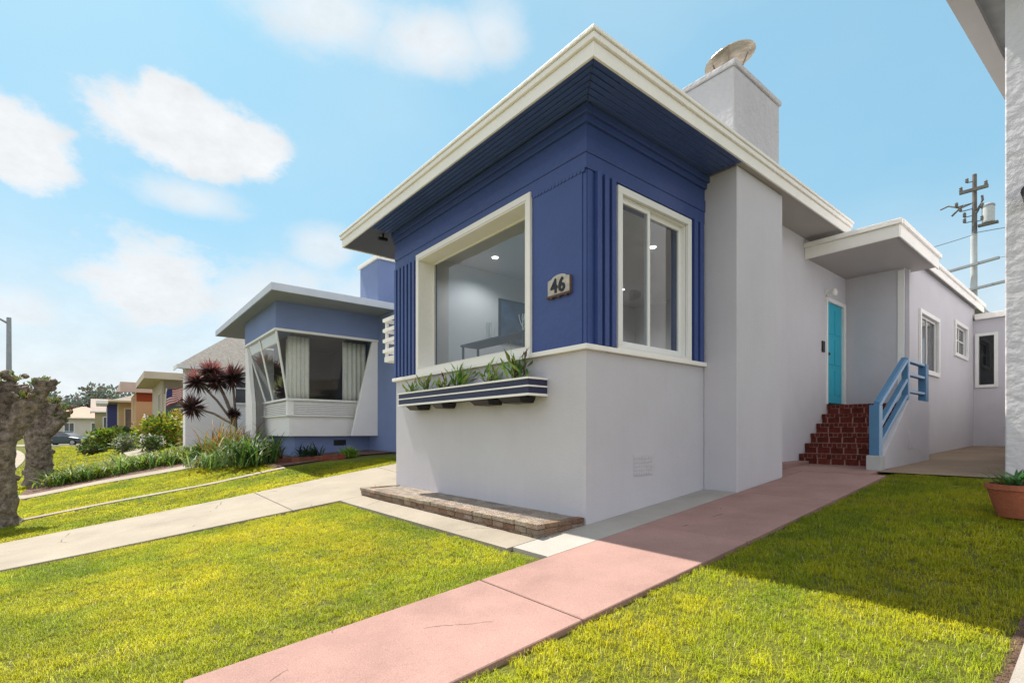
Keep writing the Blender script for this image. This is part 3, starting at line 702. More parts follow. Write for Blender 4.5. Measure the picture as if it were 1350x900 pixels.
# ---- number plaque
pq = thing('number_plaque', 'small arched house number plaque on the navy panel', 'sign', (-4.25, YF - .013, 3.17))
poly = [(-4.435, 3.06), (-4.065, 3.06), (-4.065, 3.24)] + [(-4.25 + math.cos(t) * .115, 3.255 + math.sin(t) * .035) for t in np.linspace(.05, math.pi - .05, 9)] + [(-4.435, 3.24)]
b = MB(); b.prism(poly, YF - .037, YF - .013, 'y'); b.build('board', M['plaque'], pq, bevel=.003)
b = MB(); b.box(-4.45, -4.05, YF - .05, YF - .013, 3.035, 3.058); b.box(-4.064, -4.05, YF - .045, YF - .013, 3.06, 3.24)
for x in (-4.37, -4.25, -4.13): b.lathe([(0, -.012), (.018, -.006), (.02, .01), (0, .014)], (x, YF - .034, 3.026), 10)
b.build('plaque_edging', M['plaque_dark'], pq)
def text_mesh(body, size, ext, off=0.):
    cu = bpy.data.curves.new('digits', 'FONT'); cu.body = body; cu.size = size; cu.extrude = ext; cu.align_x = 'CENTER'; cu.offset = off
    o = bpy.data.objects.new('digits', cu); COL.objects.link(o)
    dg = bpy.context.evaluated_depsgraph_get(); dg.update()
    me = bpy.data.meshes.new_from_object(o.evaluated_get(dg)); bpy.data.objects.remove(o); return me
for ch_, x in (('4', -4.315), ('6', -4.19)):
    me = text_mesh(ch_, .225, .005, .006); me.materials.append(M['black'])
    o = bpy.data.objects.new('digit', me); COL.objects.link(o); o.parent = pq; o.rotation_euler = (R(90), R(-4), 0)
    o.location = Vector((x, YF - .042, 3.085)) - pq.location

# ---- window box and its plants
wb = thing('window_box', 'long navy flower box with cream stripes under the picture window', 'flower box', (-6.2, 3.98, 1.9))
BX0, BX1, BY = -7.80, -4.48, 3.90
b = MB(); b.prism([(BX0, BY), (BX1 - .0, BY), (BX1, BY + .0), (BX1, YF - .003), (BX0, YF - .003)], 1.885, 1.90, 'z')
b.box(BX0, BX1, BY, BY + .02, 1.90, 2.07); b.box(BX0, BX0 + .02, BY + .02, YF - .003, 1.90, 2.07); b.box(BX1 - .02, BX1, BY + .02, YF - .003, 1.90, 2.07); b.box(BX0 + .02, BX1 - .02, YF - .02, YF - .003, 1.90, 2.07)
b.build('box_body', mat('box_navy', (.03, .036, .085), .5, .15, 4), wb)
b = MB()
for z0, z1, o_ in ((1.868, 1.898, .018), (1.975, 1.995, .012), (2.066, 2.09, .018)):
    b.box(BX0 - o_, BX1 + o_, BY - o_, BY - .001, z0, z1); b.box(BX0 - o_, BX0 - .001, BY, YF - .004, z0, z1); b.box(BX1 + .001, BX1 + o_, BY, YF - .004, z0, z1)
b.build('box_stripe', M['cream'], wb, bevel=.004)
b = MB(); b.box(BX0 + .021, BX1 - .021, BY + .021, YF - .021, 1.90, 2.03); b.build('box_soil', M['soil'], wb)
for x, w in ((-7.45, .36), (-6.65, .30), (-5.55, .42), (-4.9, .42)):
    b = MB(); b.hexa([(x - w / 2 + .04, BY + .10, 1.80), (x + w / 2 - .04, BY + .10, 1.80), (x + w / 2 - .04, YF - .004, 1.80), (x - w / 2 + .04, YF - .004, 1.80)],
                     [(x - w / 2, BY + .04, 1.866), (x + w / 2, BY + .04, 1.866), (x + w / 2, YF - .004, 1.866), (x - w / 2, YF - .004, 1.866)])
    b.build('bracket', M['black'], wb)
GRN = [(.26, .40, .05), (.18, .32, .05), (.38, .48, .09), (.11, .22, .05)]
def box_plant(x, hgt, spread, n, cols, label):
    t = thing('box_plant', label, 'plant', (x, 4.05, 2.03), 'plants in the window box')
    b = MB()
    for i in range(n):
        a = random.uniform(0, 2 * math.pi); el = random.uniform(.6, 1.45); L = hgt * random.uniform(.6, 1.05)
        b.cur = tuple(c * random.uniform(.7, 1.25) for c in random.choice(cols))
        p = Vector((x + random.uniform(-spread, spread), 4.05 + random.uniform(-.05, .05), 2.03 + random.uniform(0, hgt * .35)))
        d = Vector((math.cos(a) * math.cos(el), math.sin(a) * math.cos(el), math.sin(el)))
        for s_ in range(3):
            b.leaf(p + d * L * .28 * s_, (d + Vector((random.uniform(-.5, .5), random.uniform(-.5, .5), random.uniform(-.1, .3)))), (random.uniform(-1, 1), random.uniform(-1, 1), .3), L * .5, .036)
    b.build('leaves', M['leaf'], t)
    b = MB(); b.cur = (.10, .16, .04)
    for k in range(5):
        a = k * 1.26; b.tube([(x, 4.05, 2.0), (x + math.cos(a) * spread * .6, 4.05 + math.sin(a) * .03, 2.03 + hgt * .7)], .004, 5)
    b.build('stem', M['leaf'], t)
box_plant(-7.62, .24, .06, 13, GRN[:3], 'pale green seedling at the ribbed end of the flower box')
box_plant(-7.10, .34, .04, 13, GRN[:3], 'tall narrow yellow green plant second in the flower box')
box_plant(-6.62, .26, .10, 18, GRN[1:] + [(.16, .05, .04)], 'low spreading dark plant with reddish tips in the flower box')
box_plant(-6.18, .36, .13, 26, GRN, 'widest bushy green plant at the middle of the flower box')
box_plant(-5.42, .34, .05, 19, GRN[:3], 'bright yellow green upright plant standing alone in the flower box')
box_plant(-4.88, .42, .12, 24, GRN[1:] + [(.14, .07, .04)], 'tallest leafy plant at the house number end of the flower box')

# ---- brick planter ledge in front of the lower wall
pl_ = thing('brick_ledge', 'low old brick ledge along the foot of the grey front wall', 'planter', (-6, 3.8, .3))
m_ = MB(); k_ = MB(); PX0, PX1, PY = -8.44, -3.87, 3.50; PZ = .475
m_.box(PX0 + .015, PX1 - .015, PY + .015, YF - .003, .15, PZ - .012)
m_.build('ledge_core', M['mortar'], pl_)
tan = [(.42, .27, .18), (.44, .33, .24), (.38, .21, .14), (.48, .38, .29), (.40, .26, .17)]
for row in range(3):
    z0_ = .235 + row * .066; z1_ = z0_ + .056; L = .20
    x = PX0 - (.1 if row % 2 else 0)
    while x < PX1 - .02:
        a, c2 = max(x, PX0), min(x + L - .012, PX1)
        if c2 - a > .03: brick(k_, a, c2, PY, PY + .09, z0_, z1_, random.choice(tan), .005)
        x += L
    yy = PY + .1
    while yy < YF - .05:
        brick(k_, PX1 - .09, PX1, yy, min(yy + .19, YF - .004), z0_, z1_, random.choice(tan), .004); brick(k_, PX0, PX0 + .09, yy, min(yy + .19, YF - .004), z0_, z1_, random.choice(tan), .004); yy += .2
x = PX0
while x < PX1 - .05:
    brick(k_, x, min(x + .192, PX1 + .01), PY - .012, PY + .095, .430, PZ + .006, random.choice([(.50, .40, .31), (.52, .43, .34), (.46, .34, .25)]), .005); x += .2
for xx in (PX0 - .005, PX1 - .09):
    yy = PY + .105
    while yy < YF - .06:
        brick(k_, xx, xx + .1, yy, min(yy + .19, YF - .004), .43, PZ + .006, random.choice(tan), .004); yy += .2
# paved top
yy = PY + .11
while yy < YF - .05:
    x = PX0 + .11 + random.uniform(0, .1)
    while x < PX1 - .15:
        brick(k_, x, x + .19, yy, min(yy + .092, YF - .004), .42, PZ - .004, random.choice([(.50, .42, .35), (.52, .44, .37), (.47, .385, .32)]), .003); x += .198
    yy += .1
k_.build('ledge_bricks', M['brick'], pl_, bevel=.006)
b = MB()
for i in range(4): brick(b, -8.70 + random.uniform(-.02, .02), -8.56, 4.55, 4.74, gz(-8.6, 4.6) + .012 + i * .066, gz(-8.6, 4.6) + .07 + i * .066, random.choice(tan), .008)
o = b.build('brick_stack', M['brick'], loc=(-8.63, 4.65, gz(-8.6, 4.6))); tag(o, 'small crumbling brick stub by the driveway corner of the wall', 'bricks')

# ---- things seen through the picture window
t = thing('console_table', 'dark console table just inside the picture window', 'table', (-6.4, 4.95, 2.37))
b = MB(); b.box(-7.2, -5.55, 4.74, 5.12, 2.88, 2.915); b.build('tabletop', M['dark'], t, bevel=.004)
for x in (-7.18, -5.6):
    for y_ in (4.76, 5.07): MB().box(x, x + .03, y_, y_ + .03, 2.37, 2.878).build('leg', M['dark'], t)
for x, s_, lab in ((-6.62, .30, 'white twig ornament on the middle of the console table'), (-5.72, .28, 'white twig ornament at the end of the console table')):
    b = MB()
    for i in range(9):
        a = random.uniform(0, 6.28); p = Vector((x + math.cos(a) * .04, 4.93 + math.sin(a) * .04, 2.916)); pts = [p]
        for k in range(4): p = p + Vector((random.uniform(-.03, .03), random.uniform(-.03, .03), s_ / 4)); pts.append(p)
        b.tube(pts, .006, 5)
    o = b.build('twig_ornament', M['white'], loc=(x, 4.93, 2.916)); tag(o, lab, 'ornament', 'ornaments on the console')
t = thing('wall_picture', 'dark blue picture on the room wall behind the console', 'picture', (rx0 + .022, 6.9, 3.8))
MB().box(rx0 + .022, rx0 + .05, 6.4, 7.5, 3.30, 4.22).build('picture_frame', M['dark'], t, bevel=.004)
MB().box(rx0 + .051, rx0 + .054, 6.45, 7.45, 3.35, 4.17).build('canvas', mat('canvas_blue', (.05, .09, .17), .8, .6, 3), t)

# ================================================================== BLUE NEIGHBOUR HOUSE
nb_ = thing('blue_house', 'slate blue bungalow with outward leaning white corner window', 'house', (-18, 8, .6))
BXr, BYf = -15.30, 3.84         # upper band corner
BXl = -19.2; BYb = 6.92
MB().box(BXl, BXr, BYf, BYb + .5, 4.40, 5.16).build('upper_band', M['neigh_blue'], nb_)
b = MB(); b.box(BXl - 3.3, -12.6, BYb, 16, .4, 5.16); b.build('main_wall', M['neigh_blue'], nb_)
b = MB(); b.box(BXl + .5, BXr - .73, BYf + .73, BYb, .3, 1.32); b.build('foundation_wall', M['neigh_blue'], nb_)
# white panels: lower breast, leaning outward with height
e1, e2, e3 = .52, .40, .0       # inset at z 1.33, sill, head
b = MB()
def slab(z0, ea, z1, eb):
    b.hexa([(BXl + ea, BYf + ea, z0), (BXr - ea, BYf + ea, z0), (BXr - ea, BYb, z0), (BXl + ea, BYb, z0)], [(BXl + eb, BYf + eb, z1), (BXr - eb, BYf + eb, z1), (BXr - eb, BYb, z1), (BXl + eb, BYb, z1)])
slab(1.325, e1, 1.93, .49)
b.build('bay_panel', M['white_plain'], nb_)
b = MB(); slab(1.935, .52, 2.38, .52); b.build('bay_breast', M['white_plain'], nb_)
# shutter-like slats round the breast
b = MB()
for k in range(6):
    z = 2.0 + k * .055
    b.box(BXl + .7, BXr - .62, BYf + .455, BYf + .521, z, z + .032); b.box(BXr - .521, BXr - .455, BYf + .62, BYb - .55, z, z + .035)
b.box(BXr - .62, BXr - .445, BYf + .445, BYf + .62, 1.976, 2.384); b.box(BXr - .521, BXr - .445, BYb - .55, BYb - .42, 1.976, 2.384); b.box(BXl + .5, BXl + .7, BYf + .445, BYf + .521, 1.976, 2.384)
b.build('bay_slats', M['white_plain'], nb_)
b = MB(); b.box(BXl + .4, BXr - .40, BYf + .40, BYf + .46, 2.385, 2.45); b.box(BXr - .46, BXr - .40, BYf + .46, BYb - .42, 2.385, 2.45)
b.box(BXl + .45, BXr - .42, BYf + .42, BYf + .47, 1.92, 1.975); b.box(BXr - .47, BXr - .42, BYf + .47, BYb - .42, 1.92, 1.975)
b.build('bay_sill', M['white'], nb_, bevel=.006)
b = MB(); b.box(BXl - .03, BXr + .03, BYf - .03, BYf + .08, 4.33, 4.398); b.box(BXr - .08, BXr + .03, BYf + .08, BYb + .1, 4.33, 4.398); b.build('bay_head', M['white'], nb_, bevel=.006)
# fin walls that widen downwards at both ends of the bay
MB().prism([(BXl, 1.2), (BXl + .98, 1.2), (BXl + .92, 2.38), (BXl + .20, 4.33), (BXl, 4.33)], BYf + .02, BYf + .14, 'y').build('bay_fin', M['white_plain'], nb_, bevel=.006)
MB().prism([(BYb - .85, 1.33), (BYb + .0, 1.33), (BYb + .0, 4.33), (BYb - .18, 4.33), (BYb - .62, 2.38)], BXr - .14, BXr - .02, 'x').build('bay_fin', M['white_plain'], nb_, bevel=.006)
MB().box(BXl + .001, BXl + .1, BYf + .141, BYb, 1.2, 4.33).build('bay_end_wall', M['white_plain'], nb_)
# leaning glass and mullions
def lean_f(x, z): k = (z - 2.45) / (4.33 - 2.45); return (x, BYf + .40 * (1 - k) + .03, z)
def lean_s(y, z): k = (z - 2.45) / (4.33 - 2.45); return (BXr - .40 * (1 - k) - .03, y, z)
def bar(b, p, q, w): b.tube([p, q], w, 4)
bwf = MB()
for p, q in ((lean_f(BXr - .42, 2.45), lean_f(BXr - .05, 4.33)), (lean_f(BXl + 1.9, 2.45), lean_f(BXl + 1.9, 4.33)), (lean_f(BXl + .95, 2.45), lean_f(BXl + .3, 4.33))): bar(bwf, p, q, .035)
bar(bwf, lean_f(BXl + .4, 4.02), lean_f(BXr - .1, 4.02), .02)
bwin = bwf.build('bay_window', M['white'], nb_)
for x0, x1 in ((BXl + .35, BXl + 1.85), (BXl + 1.95, BXr - .2)):
    b = MB(); p = [lean_f(x0, 4.02), lean_f(x1, 4.02), lean_f(x1, 4.30), lean_f(x0, 4.30)]; b.hexa([(q[0], q[1] + .05, q[2]) for q in p], [(q[0], q[1] + .03, q[2]) for q in p]); b.build('roller_blind', M['white'], bwin)
b = MB(); b.add([lean_f(BXl + .9, 2.45), lean_f(BXr - .43, 2.45), lean_f(BXr - .05, 4.33), lean_f(BXl + .25, 4.33)], [(0, 1, 2, 3)])
b.add([lean_s(BYf + .43, 2.45), lean_s(BYb - .55, 2.45), lean_s(BYb - .15, 4.33), lean_s(BYf + .05, 4.33)], [(0, 1, 2, 3)])
b.build('pane', M['glass'], bwin)
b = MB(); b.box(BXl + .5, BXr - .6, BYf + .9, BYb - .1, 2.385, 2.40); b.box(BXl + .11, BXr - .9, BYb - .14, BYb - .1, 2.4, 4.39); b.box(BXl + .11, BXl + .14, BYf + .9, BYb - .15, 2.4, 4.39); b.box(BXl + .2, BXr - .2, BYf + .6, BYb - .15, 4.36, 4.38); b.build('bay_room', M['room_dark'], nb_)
# roof
NX0, NX1, NY0, NY1 = -22.4, -14.15, 3.45, 15
b = MB(); b.box(NX0 + .04, NX1 - .04, NY0 + .04, NY1, 5.165, 5.33); nr = b.build('roof', M['roofing'], nb_)
b = MB(); frame_ring(b, NX0, NX1, NY0, NY1, 5.16, 5.36, .04)
b.build('fascia', mat('pale_blue_trim', (.55, .60, .68), .6, .05, 2), nr, bevel=.006)
b = MB(); b.box(NX0 + .04, NX1 - .04, NY0 + .04, BYb - .02, 5.161, 5.164); b.build('soffit', mat('neigh_soffit', (.30, .32, .36), .7, .05, 2), nr)
b = MB(); b.box(-15.85, -14.5, 6.55, 8.0, 5.33, 6.72); c_ = b.build('chimney', M['neigh_blue'], nb_, bevel=.02)
MB().box(-15.92, -14.43, 6.5, 8.05, 6.722, 6.84).build('chimney_cap', M['cream'], c_, bevel=.01)
b = MB(); b.box(BXr - .735 + .005, BXr - .722, 5.75, 6.15, 1.02, 1.20); b.build('wall_vent', M['black'], nb_)
# curtains
def curtain(x0, y0, x1, y1, z0, z1, lean, label):
    b = MB(); n = 36; vs = []; fs = []
    L = math.hypot(x1 - x0, y1 - y0); nx, ny = -(y1 - y0) / L, (x1 - x0) / L
    for j in range(7):
        k = j / 6; z = z0 + (z1 - z0) * k
        for i in range(n + 1):
            t_ = i / n; w = math.sin(t_ * n * .9) * .028 * (1.15 - .5 * k) + math.sin(t_ * 9 + 1) * .012
            vs.append((x0 + (x1 - x0) * t_ + nx * w + lean[0] * k, y0 + (y1 - y0) * t_ + ny * w + lean[1] * k, z))
    for j in range(6):
        for i in range(n): fs.append((j * (n + 1) + i, j * (n + 1) + i + 1, (j + 1) * (n + 1) + i + 1, (j + 1) * (n + 1) + i))
    b.add(vs, fs); o = b.build('curtain', M['curtain'], loc=(x0, y0, z0), smooth=True)
    m = o.modifiers.new('solid', 'SOLIDIFY'); m.thickness = .004
    tag(o, label, 'curtain', 'curtains in the blue house window')
curtain(BXr - .62, BYf + .50, BXr - .62, BYf + 1.13, 2.42, 4.33, (.0, .0), 'cream curtain at the leaning corner of the side window of the blue house')
curtain(BXr - .62, BYb - .92, BXr - .62, BYb - .14, 2.42, 4.33, (.0, .0), 'cream curtain at the wall end of the blue house side window')
curtain(BXr - 1.45, BYf + .66, BXr - .95, BYf + .66, 2.42, 4.33, (.0, .0), 'narrow cream curtain in the street side pane of the blue house')

# ================================================================== HOUSES FURTHER DOWN
def far_house(name, label, xr, yf, wid, dep, z0, zt, wallm, roofkind, roofm, over=.5, fwin=(), swin=(), trim=None, bands=(), rz=None, thick=.22):
    t = thing(name, label, 'house', (xr - wid / 2, yf + dep / 2, z0), 'houses further down the street')
    MB().box(xr - wid, xr, yf, yf + dep, z0 - .6, zt).build('wall', wallm, t)
    trim = trim or M['white']
    o = over
    if roofkind == 'flat':
        b = MB(); b.box(xr - wid - o, xr + o, yf - o, yf + dep, zt + .002, zt + thick); rf = b.build('roof', roofm, t, bevel=.01)
    elif roofkind == 'butterfly':
        b = MB(); b.hexa([(xr - wid - o, yf - o, zt - .1 + .6), (xr + o * .4, yf - o, zt + .002), (xr + o * .4, yf + dep, zt + .002), (xr - wid - o, yf + dep, zt + .5)],
                         [(xr - wid - o, yf - o, zt + .75), (xr + o * .4, yf - o, zt + thick + .5), (xr + o * .4, yf + dep, zt + thick + .5), (xr - wid - o, yf + dep, zt + .75)]); rf = b.build('roof', roofm, t)
    else:
        h = rz; d = min(wid, dep) / 2 + o; x0, x1, y0, y1 = xr - wid - o, xr + o, yf - o, yf + dep + o
        b = MB(); xm = (x0 + x1) / 2
        vs = [(x0, y0, zt), (x1, y0, zt), (x1, y1, zt), (x0, y1, zt), (xm, y0 + d * .95, zt + h), (xm, y1 - d * .95, zt + h)]
        if roofkind == 'gable': vs[4] = (xm, y0, zt + h); vs[5] = (xm, y1, zt + h)
        b.add(vs, [(0, 1, 4), (1, 2, 5, 4), (2, 3, 5), (3, 0, 4, 5), (3, 2, 1, 0)]); rf = b.build('roof', roofm, t)
        b = MB(); b.box(x0, x1, y0 - .03, y0, zt - .13, zt + .02); b.box(x1, x1 + .03, y0 - .03, y1, zt - .13, zt + .02); b.build('fascia', trim, rf)
    for (a, c, za, zb, m) in bands: MB().box(xr, xr + .02, a, c, za, zb).build('wall_band', m, t)
    for (a, c, za, zb) in fwin:
        b = MB(); casing(b, a, c, za, zb, yf - .001, .09, .06); f = b.build('window', trim, t)
        MB().box(a, c, yf - .02, yf - .012, za, zb).build('pane', M['pane_far'], f)
    for (a, c, za, zb) in swin:
        b = MB(); casing_side(b, a, c, za, zb, xr + .001, .09, .06); b.box(xr + .02, xr + .05, (a + c) / 2 - .03, (a + c) / 2 + .03, za, zb); f = b.build('window', trim, t)
        MB().box(xr + .012, xr + .02, a, c, za, zb).build('pane', M['pane_far'], f)
    return t
def opaque_pane():
    m = mat('pane_far', (.09, .10, .115), .12, .5, .8, spec=.7); return m
M['pane_far'] = opaque_pane()
cm = lambda n, c: mat(n, c, .85, .06, 1, .2, 40, .2)
wh = thing('white_house', 'white house with grey shingle roof behind the burgundy plant', 'house', (-27, 8, .9), 'houses further down the street')
b = MB(); b.prism([(-25, 2.75), (-25, 13), (-31, 13), (-31, 7.9), (-25.75, 4.0), (-25.75, 2.75)], .3, 4.18, 'z'); b.build('wall', M['white_plain'], wh)
b = MB(); P_ = [(-24.65, 2.45, 4.22), (-24.65, 13.4, 4.22), (-31.4, 13.4, 4.22), (-31.4, 7.7, 4.22), (-25.95, 2.45, 4.22)]; T_ = [(-27.6, 5.3, 6.45), (-27.6, 13.4, 6.45)]
b.add(P_ + T_, [(0, 1, 6, 5), (0, 5, 4), (4, 5, 3), (3, 5, 6, 2), (1, 2, 6), (4, 3, 2, 1, 0)]); rf = b.build('roof', M['shingle'], wh)
b = MB(); b.box(-24.68, -24.64, 2.45, 13.4, 4.08, 4.24); b.box(-25.95, -24.68, 2.42, 2.45, 4.08, 4.24); b.build('fascia', M['white'], rf)
b = MB(); casing_side(b, 4.62, 5.7, 2.75, 3.65, -24.999, .09, .06); b.box(-24.98, -24.94, 4.62, 5.7, 3.36, 3.42); f = b.build('window', M['white'], wh)
M['pane_far'] = mat('pane_far', (.09, .10, .115), .12, .5, .8, spec=.7)
MB().box(-24.99, -24.98, 4.62, 5.7, 2.75, 3.65).build('pane', M['pane_far'], f)
h4 = far_house('beige_house', 'beige flat roofed house with a striped flag', -36, 2.8, 7, 10, 1.0, 4.5, cm('beige_wall', (.52, .46, .38)), 'flat', cm('beige_roof', (.55, .47, .38)), .9,
          fwin=[(-37.6, -36.7, 2.2, 3.7)], swin=[(2.98, 4.9, 2.3, 3.62)], bands=[(2.9, 6, 3.72, 4.48, cm('taupe_band', (.33, .29, .24)))], trim=cm('beige_trim', (.66, .60, .52)), thick=.4)
MB().box(-38, -37.2, 5, 5.8, 4.9, 5.5).build('chimney', cm('flue', (.4, .4, .42)), h4)
far_house('peach_house', 'peach house with a rust red band under a wide pink roof', -46, 2.0, 7, 9, .9, 4.35, cm('peach_wall', (.62, .36, .20)), 'butterfly', cm('pink_roof', (.62, .46, .40)), .9,
          fwin=[(-48.2, -47.2, 2.2, 4.0)], bands=[(2.05, 9, 3.72, 4.34, cm('rust_band', (.33, .06, .025)))], trim=cm('cream_far', (.7, .62, .5)))
far_house('tan_house', 'small tan house with dark gable roof beside the peach house', -56, 1.25, 6, 9, .8, 4.2, cm('tan_wall', (.42, .33, .19)), 'hip', cm('brown_roof', (.22, .19, .16)), .7, swin=[(1.7, 2.9, 1.9, 3.5)], trim=cm('tan_trim', (.6, .52, .36)), rz=1.2)
far_house('navy_house', 'small navy house with flat white roof slab', -66, .54, 6, 9, .8, 4.35, cm('navy_far', (.045, .05, .16)), 'flat', M['white_plain'], .9, fwin=[(-68.5, -66.6, 1.6, 3.9)], thick=.3)
far_house('olive_house', 'olive gabled house beyond the navy house', -76, -.5, 6, 9, .7, 3.9, cm('olive_wall', (.40, .36, .20)), 'gable', cm('taupe_roof', (.34, .28, .24)), .4, swin=[(.3, 1.6, 1.6, 3.2)], rz=1.6)
far_house('pink_house', 'pale pink roofed house at the end of the street', -97, -6.0, 14, 8, .6, 3.6, cm('offwhite_wall', (.60, .56, .52)), 'hip', cm('pink_shingle', (.42, .26, .20)), .6, swin=[(-4, -3, 1.6, 2.8), (-1, 0, 1.6, 2.8)], rz=1.9)
# flag on its slanting staff
fl = thing('flag', 'red and white striped flag hanging on a staff at the beige house', 'flag', (-35.95, 4.0, 3.5))
MB().tube([(-35.97, 2.95, 2.7), (-35.45, 2.98, 4.0)], .03, 8).build('staff', M['white'], fl)
b = MB(); nst = 13; vs = []
stripes = [MB(), MB(), MB()]
for i in range(nst):
    for j in range(12):
        u0, u1 = j / 12, (j + 1) / 12
        def fp(u, v):
            return (-35.5 + .06 * math.sin(u * 9 + v) - .1 * v, 2.98 + u * .86, 3.92 - v * 1.0 + u * (.18 + .35 * v) + .03 * math.sin(u * 9))
        k = 2 if (i < 7 and j < 4) else (0 if i % 2 == 0 else 1)
        v0, v1 = i / nst, (i + 1) / nst
        stripes[k].add([fp(u0, v0), fp(u1, v0), fp(u1, v1), fp(u0, v1)], [(0, 1, 2, 3)])
for mb_, c, nm in ((stripes[0], (.45, .03, .06), 'red_stripes'), (stripes[1], (.75, .72, .70), 'white_stripes'), (stripes[2], (.05, .05, .18), 'blue_canton')): mb_.build(nm, mat('flag_' + nm, c, .9, .1, 3, trans=.2), fl)

# ================================================================== RIGHT NEIGHBOUR
rh = thing('lavender_house', 'tall lavender grey stucco house cut by the right frame edge', 'house', (3, 15, .8))
RS = mat('trowelled_stucco', (.66, .655, .69), .9, .06, 1.6, .7, 7, .045, .2)
b = MB(); b.box(-1.05, 6, 9.30, 24, .4, 7.62); b.build('wall', RS, rh, bevel=.015)
def rz_(y): return 7.72 + .15 * (y - 9.37)
b = MB(); b.hexa([(-1.66, 8.6, rz_(8.6)), (6.6, 8.6, rz_(8.6)), (6.6, 25, rz_(25)), (-1.66, 25, rz_(25))], [(-1.66, 8.6, rz_(8.6) + .22), (6.6, 8.6, rz_(8.6) + .22), (6.6, 25, rz_(25) + .22), (-1.66, 25, rz_(25) + .22)])
rr = b.build('roof', M['roofing'], rh)
b = MB(); b.hexa([(-1.664, 8.6, rz_(8.6) - .12), (-1.42, 8.6, rz_(8.6) - .12), (-1.42, 25, rz_(25) - .12), (-1.664, 25, rz_(25) - .12)], [(-1.664, 8.6, rz_(8.6) - .003), (-1.42, 8.6, rz_(8.6) - .003), (-1.42, 25, rz_(25) - .003), (-1.664, 25, rz_(25) - .003)])
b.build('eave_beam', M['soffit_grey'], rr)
b = MB(); b.prism([(9.3, 7.62), (24, 7.62), (24, rz_(24) - .005), (9.3, rz_(9.3) - .005)], -1.05, 6, 'x'); b.build('upper_gable', RS, rh)
b = MB(); b.tube([(-.80, 9.30, 4.50), (-.80, 9.12, 4.50)], .09, 14); b.tube([(-.80, 9.14, 4.52), (-.80, 9.10, 4.36)], .06, 12); b.build('wall_pipe', M['dark'], rh)

# ---- potted plant on the lawn
pt = thing('potted_plant', 'leafy green plant in a terracotta bowl on the right lawn', 'potted plant', (-.66, 6.85, gz(-.66, 6.85)))
c = pt.location
MB().lathe([(.0, -.01), (.17, -.01), (.2, .08), (.245, .25), (.262, .255), (.262, .305), (.235, .305), (.22, .26), (.0, .26)], c, 36).build('pot', M['terracotta'], pt, smooth=False)
MB().lathe([(.0, .27), (.225, .265)], c, 24).build('pot_soil', M['soil'], pt)
b = MB()
for i in range(130):
    a = random.uniform(0, 6.28); b.cur = tuple(v * random.uniform(.6, 1.4) for v in random.choice([(.06, .15, .03), (.10, .20, .05), (.14, .22, .10)]))
    r_ = random.uniform(0, .17); b.strap(c + Vector((math.cos(a) * r_, math.sin(a) * r_, .27)), a + random.uniform(-.6, .6), random.uniform(.14, .32), .035, random.uniform(.5, 1.1), random.uniform(.7, 1.3))
b.build('foliage', M['leaf'], pt)

# ---- utility pole behind the house
up = thing('utility_pole', 'utility pole with crossarms and a white transformer drum', 'utility pole', (-4.38, 30, 1.2))
px_, py_ = -4.38, 30.0
MB().tube([(px_, py_, 1.0), (px_, py_, 10.2)], [.135, .115], 14).build('pole', M['wood_pale'], up)
MB().tube([(px_ + .02, py_, 10.2), (px_ + .02, py_, 12.85)], [.095, .08], 12).build('pole_top', M['wood'], up)
for z, L0, L1 in ((8.75, -.95, .9), (7.72, -.6, 1.3)):
    MB().box(px_ + L0, px_ + L1, py_ - .32, py_ - .2, z, z + .10, rot=Matrix.Rotation(R(-14), 3, 'Z') @ Matrix.Rotation(R(-3), 3, 'Y')).build('crossarm', M['steel'], up)
MB().box(px_ - .45, px_ + .5, py_ - .28, py_ - .16, 12.05, 12.18).build('bracket_arm', M['wood'], up)
MB().tube([(px_ + .1, py_ - .1, 11.1), (px_ + .2, py_ - .1, 11.35), (px_ + .3, py_ - .1, 11.6), (px_ + .28, py_ - .1, 11.8)], .05, 6).build('cutout_switch', M['wood'], up)
for x, z in ((-.4, 12.18), (-.2, 12.5), (.42, 12.18), (-.55, 11.55), (-.42, 11.3), (-.28, 11.0), (-.28, 10.75), (.3, 10.7), (.3, 11.25)):
    b = MB(); b.lathe([(0, 0), (.05, 0), (.07, .07), (.04, .1), (.07, .14), (.03, .2), (0, .22)], (px_ + x, py_ - .22, z), 8); b.box(px_ + min(x, 0), px_ + max(x, 0), py_ - .24, py_ - .2, z - .03, z); b.build('insulator', M['wood'], up)
b = MB(); b.tube([(px_ - 1.15, py_, 11.68), (px_ - .85, py_ - .1, 11.72), (px_ - .42, py_ - .2, 11.45), (px_ - .1, py_, 11.6)], .035, 6); b.build('fuse_arm', M['wood'], up)
MB().tube([(px_ - .75, py_, 11.25), (px_ - .35, py_ - .1, 11.6)], .04, 6).build('fuse_arm', M['wood'], up)
b = MB(); b.lathe([(0, 0), (.2, .0), (.215, .05), (.215, .72), (.2, .78), (.09, .84), (0, .86)], (px_ + .48, py_ - .1, 10.55), 24)
tr_ = b.build('transformer', M['wood_pale'], up)
MB().lathe([(.226, 0), (.226, .08)], (px_ + .48, py_ - .1, 11.22), 24).build('transformer_band', M['steel'], tr_)
b = MB(); b.box(px_ + .15, px_ + .80, py_ - .2, py_, 10.45, 10.54); b.build('transformer_shelf', M['wood'], tr_)
def wire(p, q, sag, lab, r=.014):
    b = MB(); p, q = Vector(p), Vector(q); pts = [p.lerp(q, i / 16) - Vector((0, 0, sag * 4 * (i / 16) * (1 - i / 16))) for i in range(17)]
    b.tube(pts, r, 5); o = b.build('power_line', M['steel'], loc=p); tag(o, lab, 'power line', 'power lines at the pole')
wire((px_ + .1, py_ - .2, 10.15), (-14, 26, 9.6), .5, 'sagging wire joining the pole just below its dark top from the house side', .018)
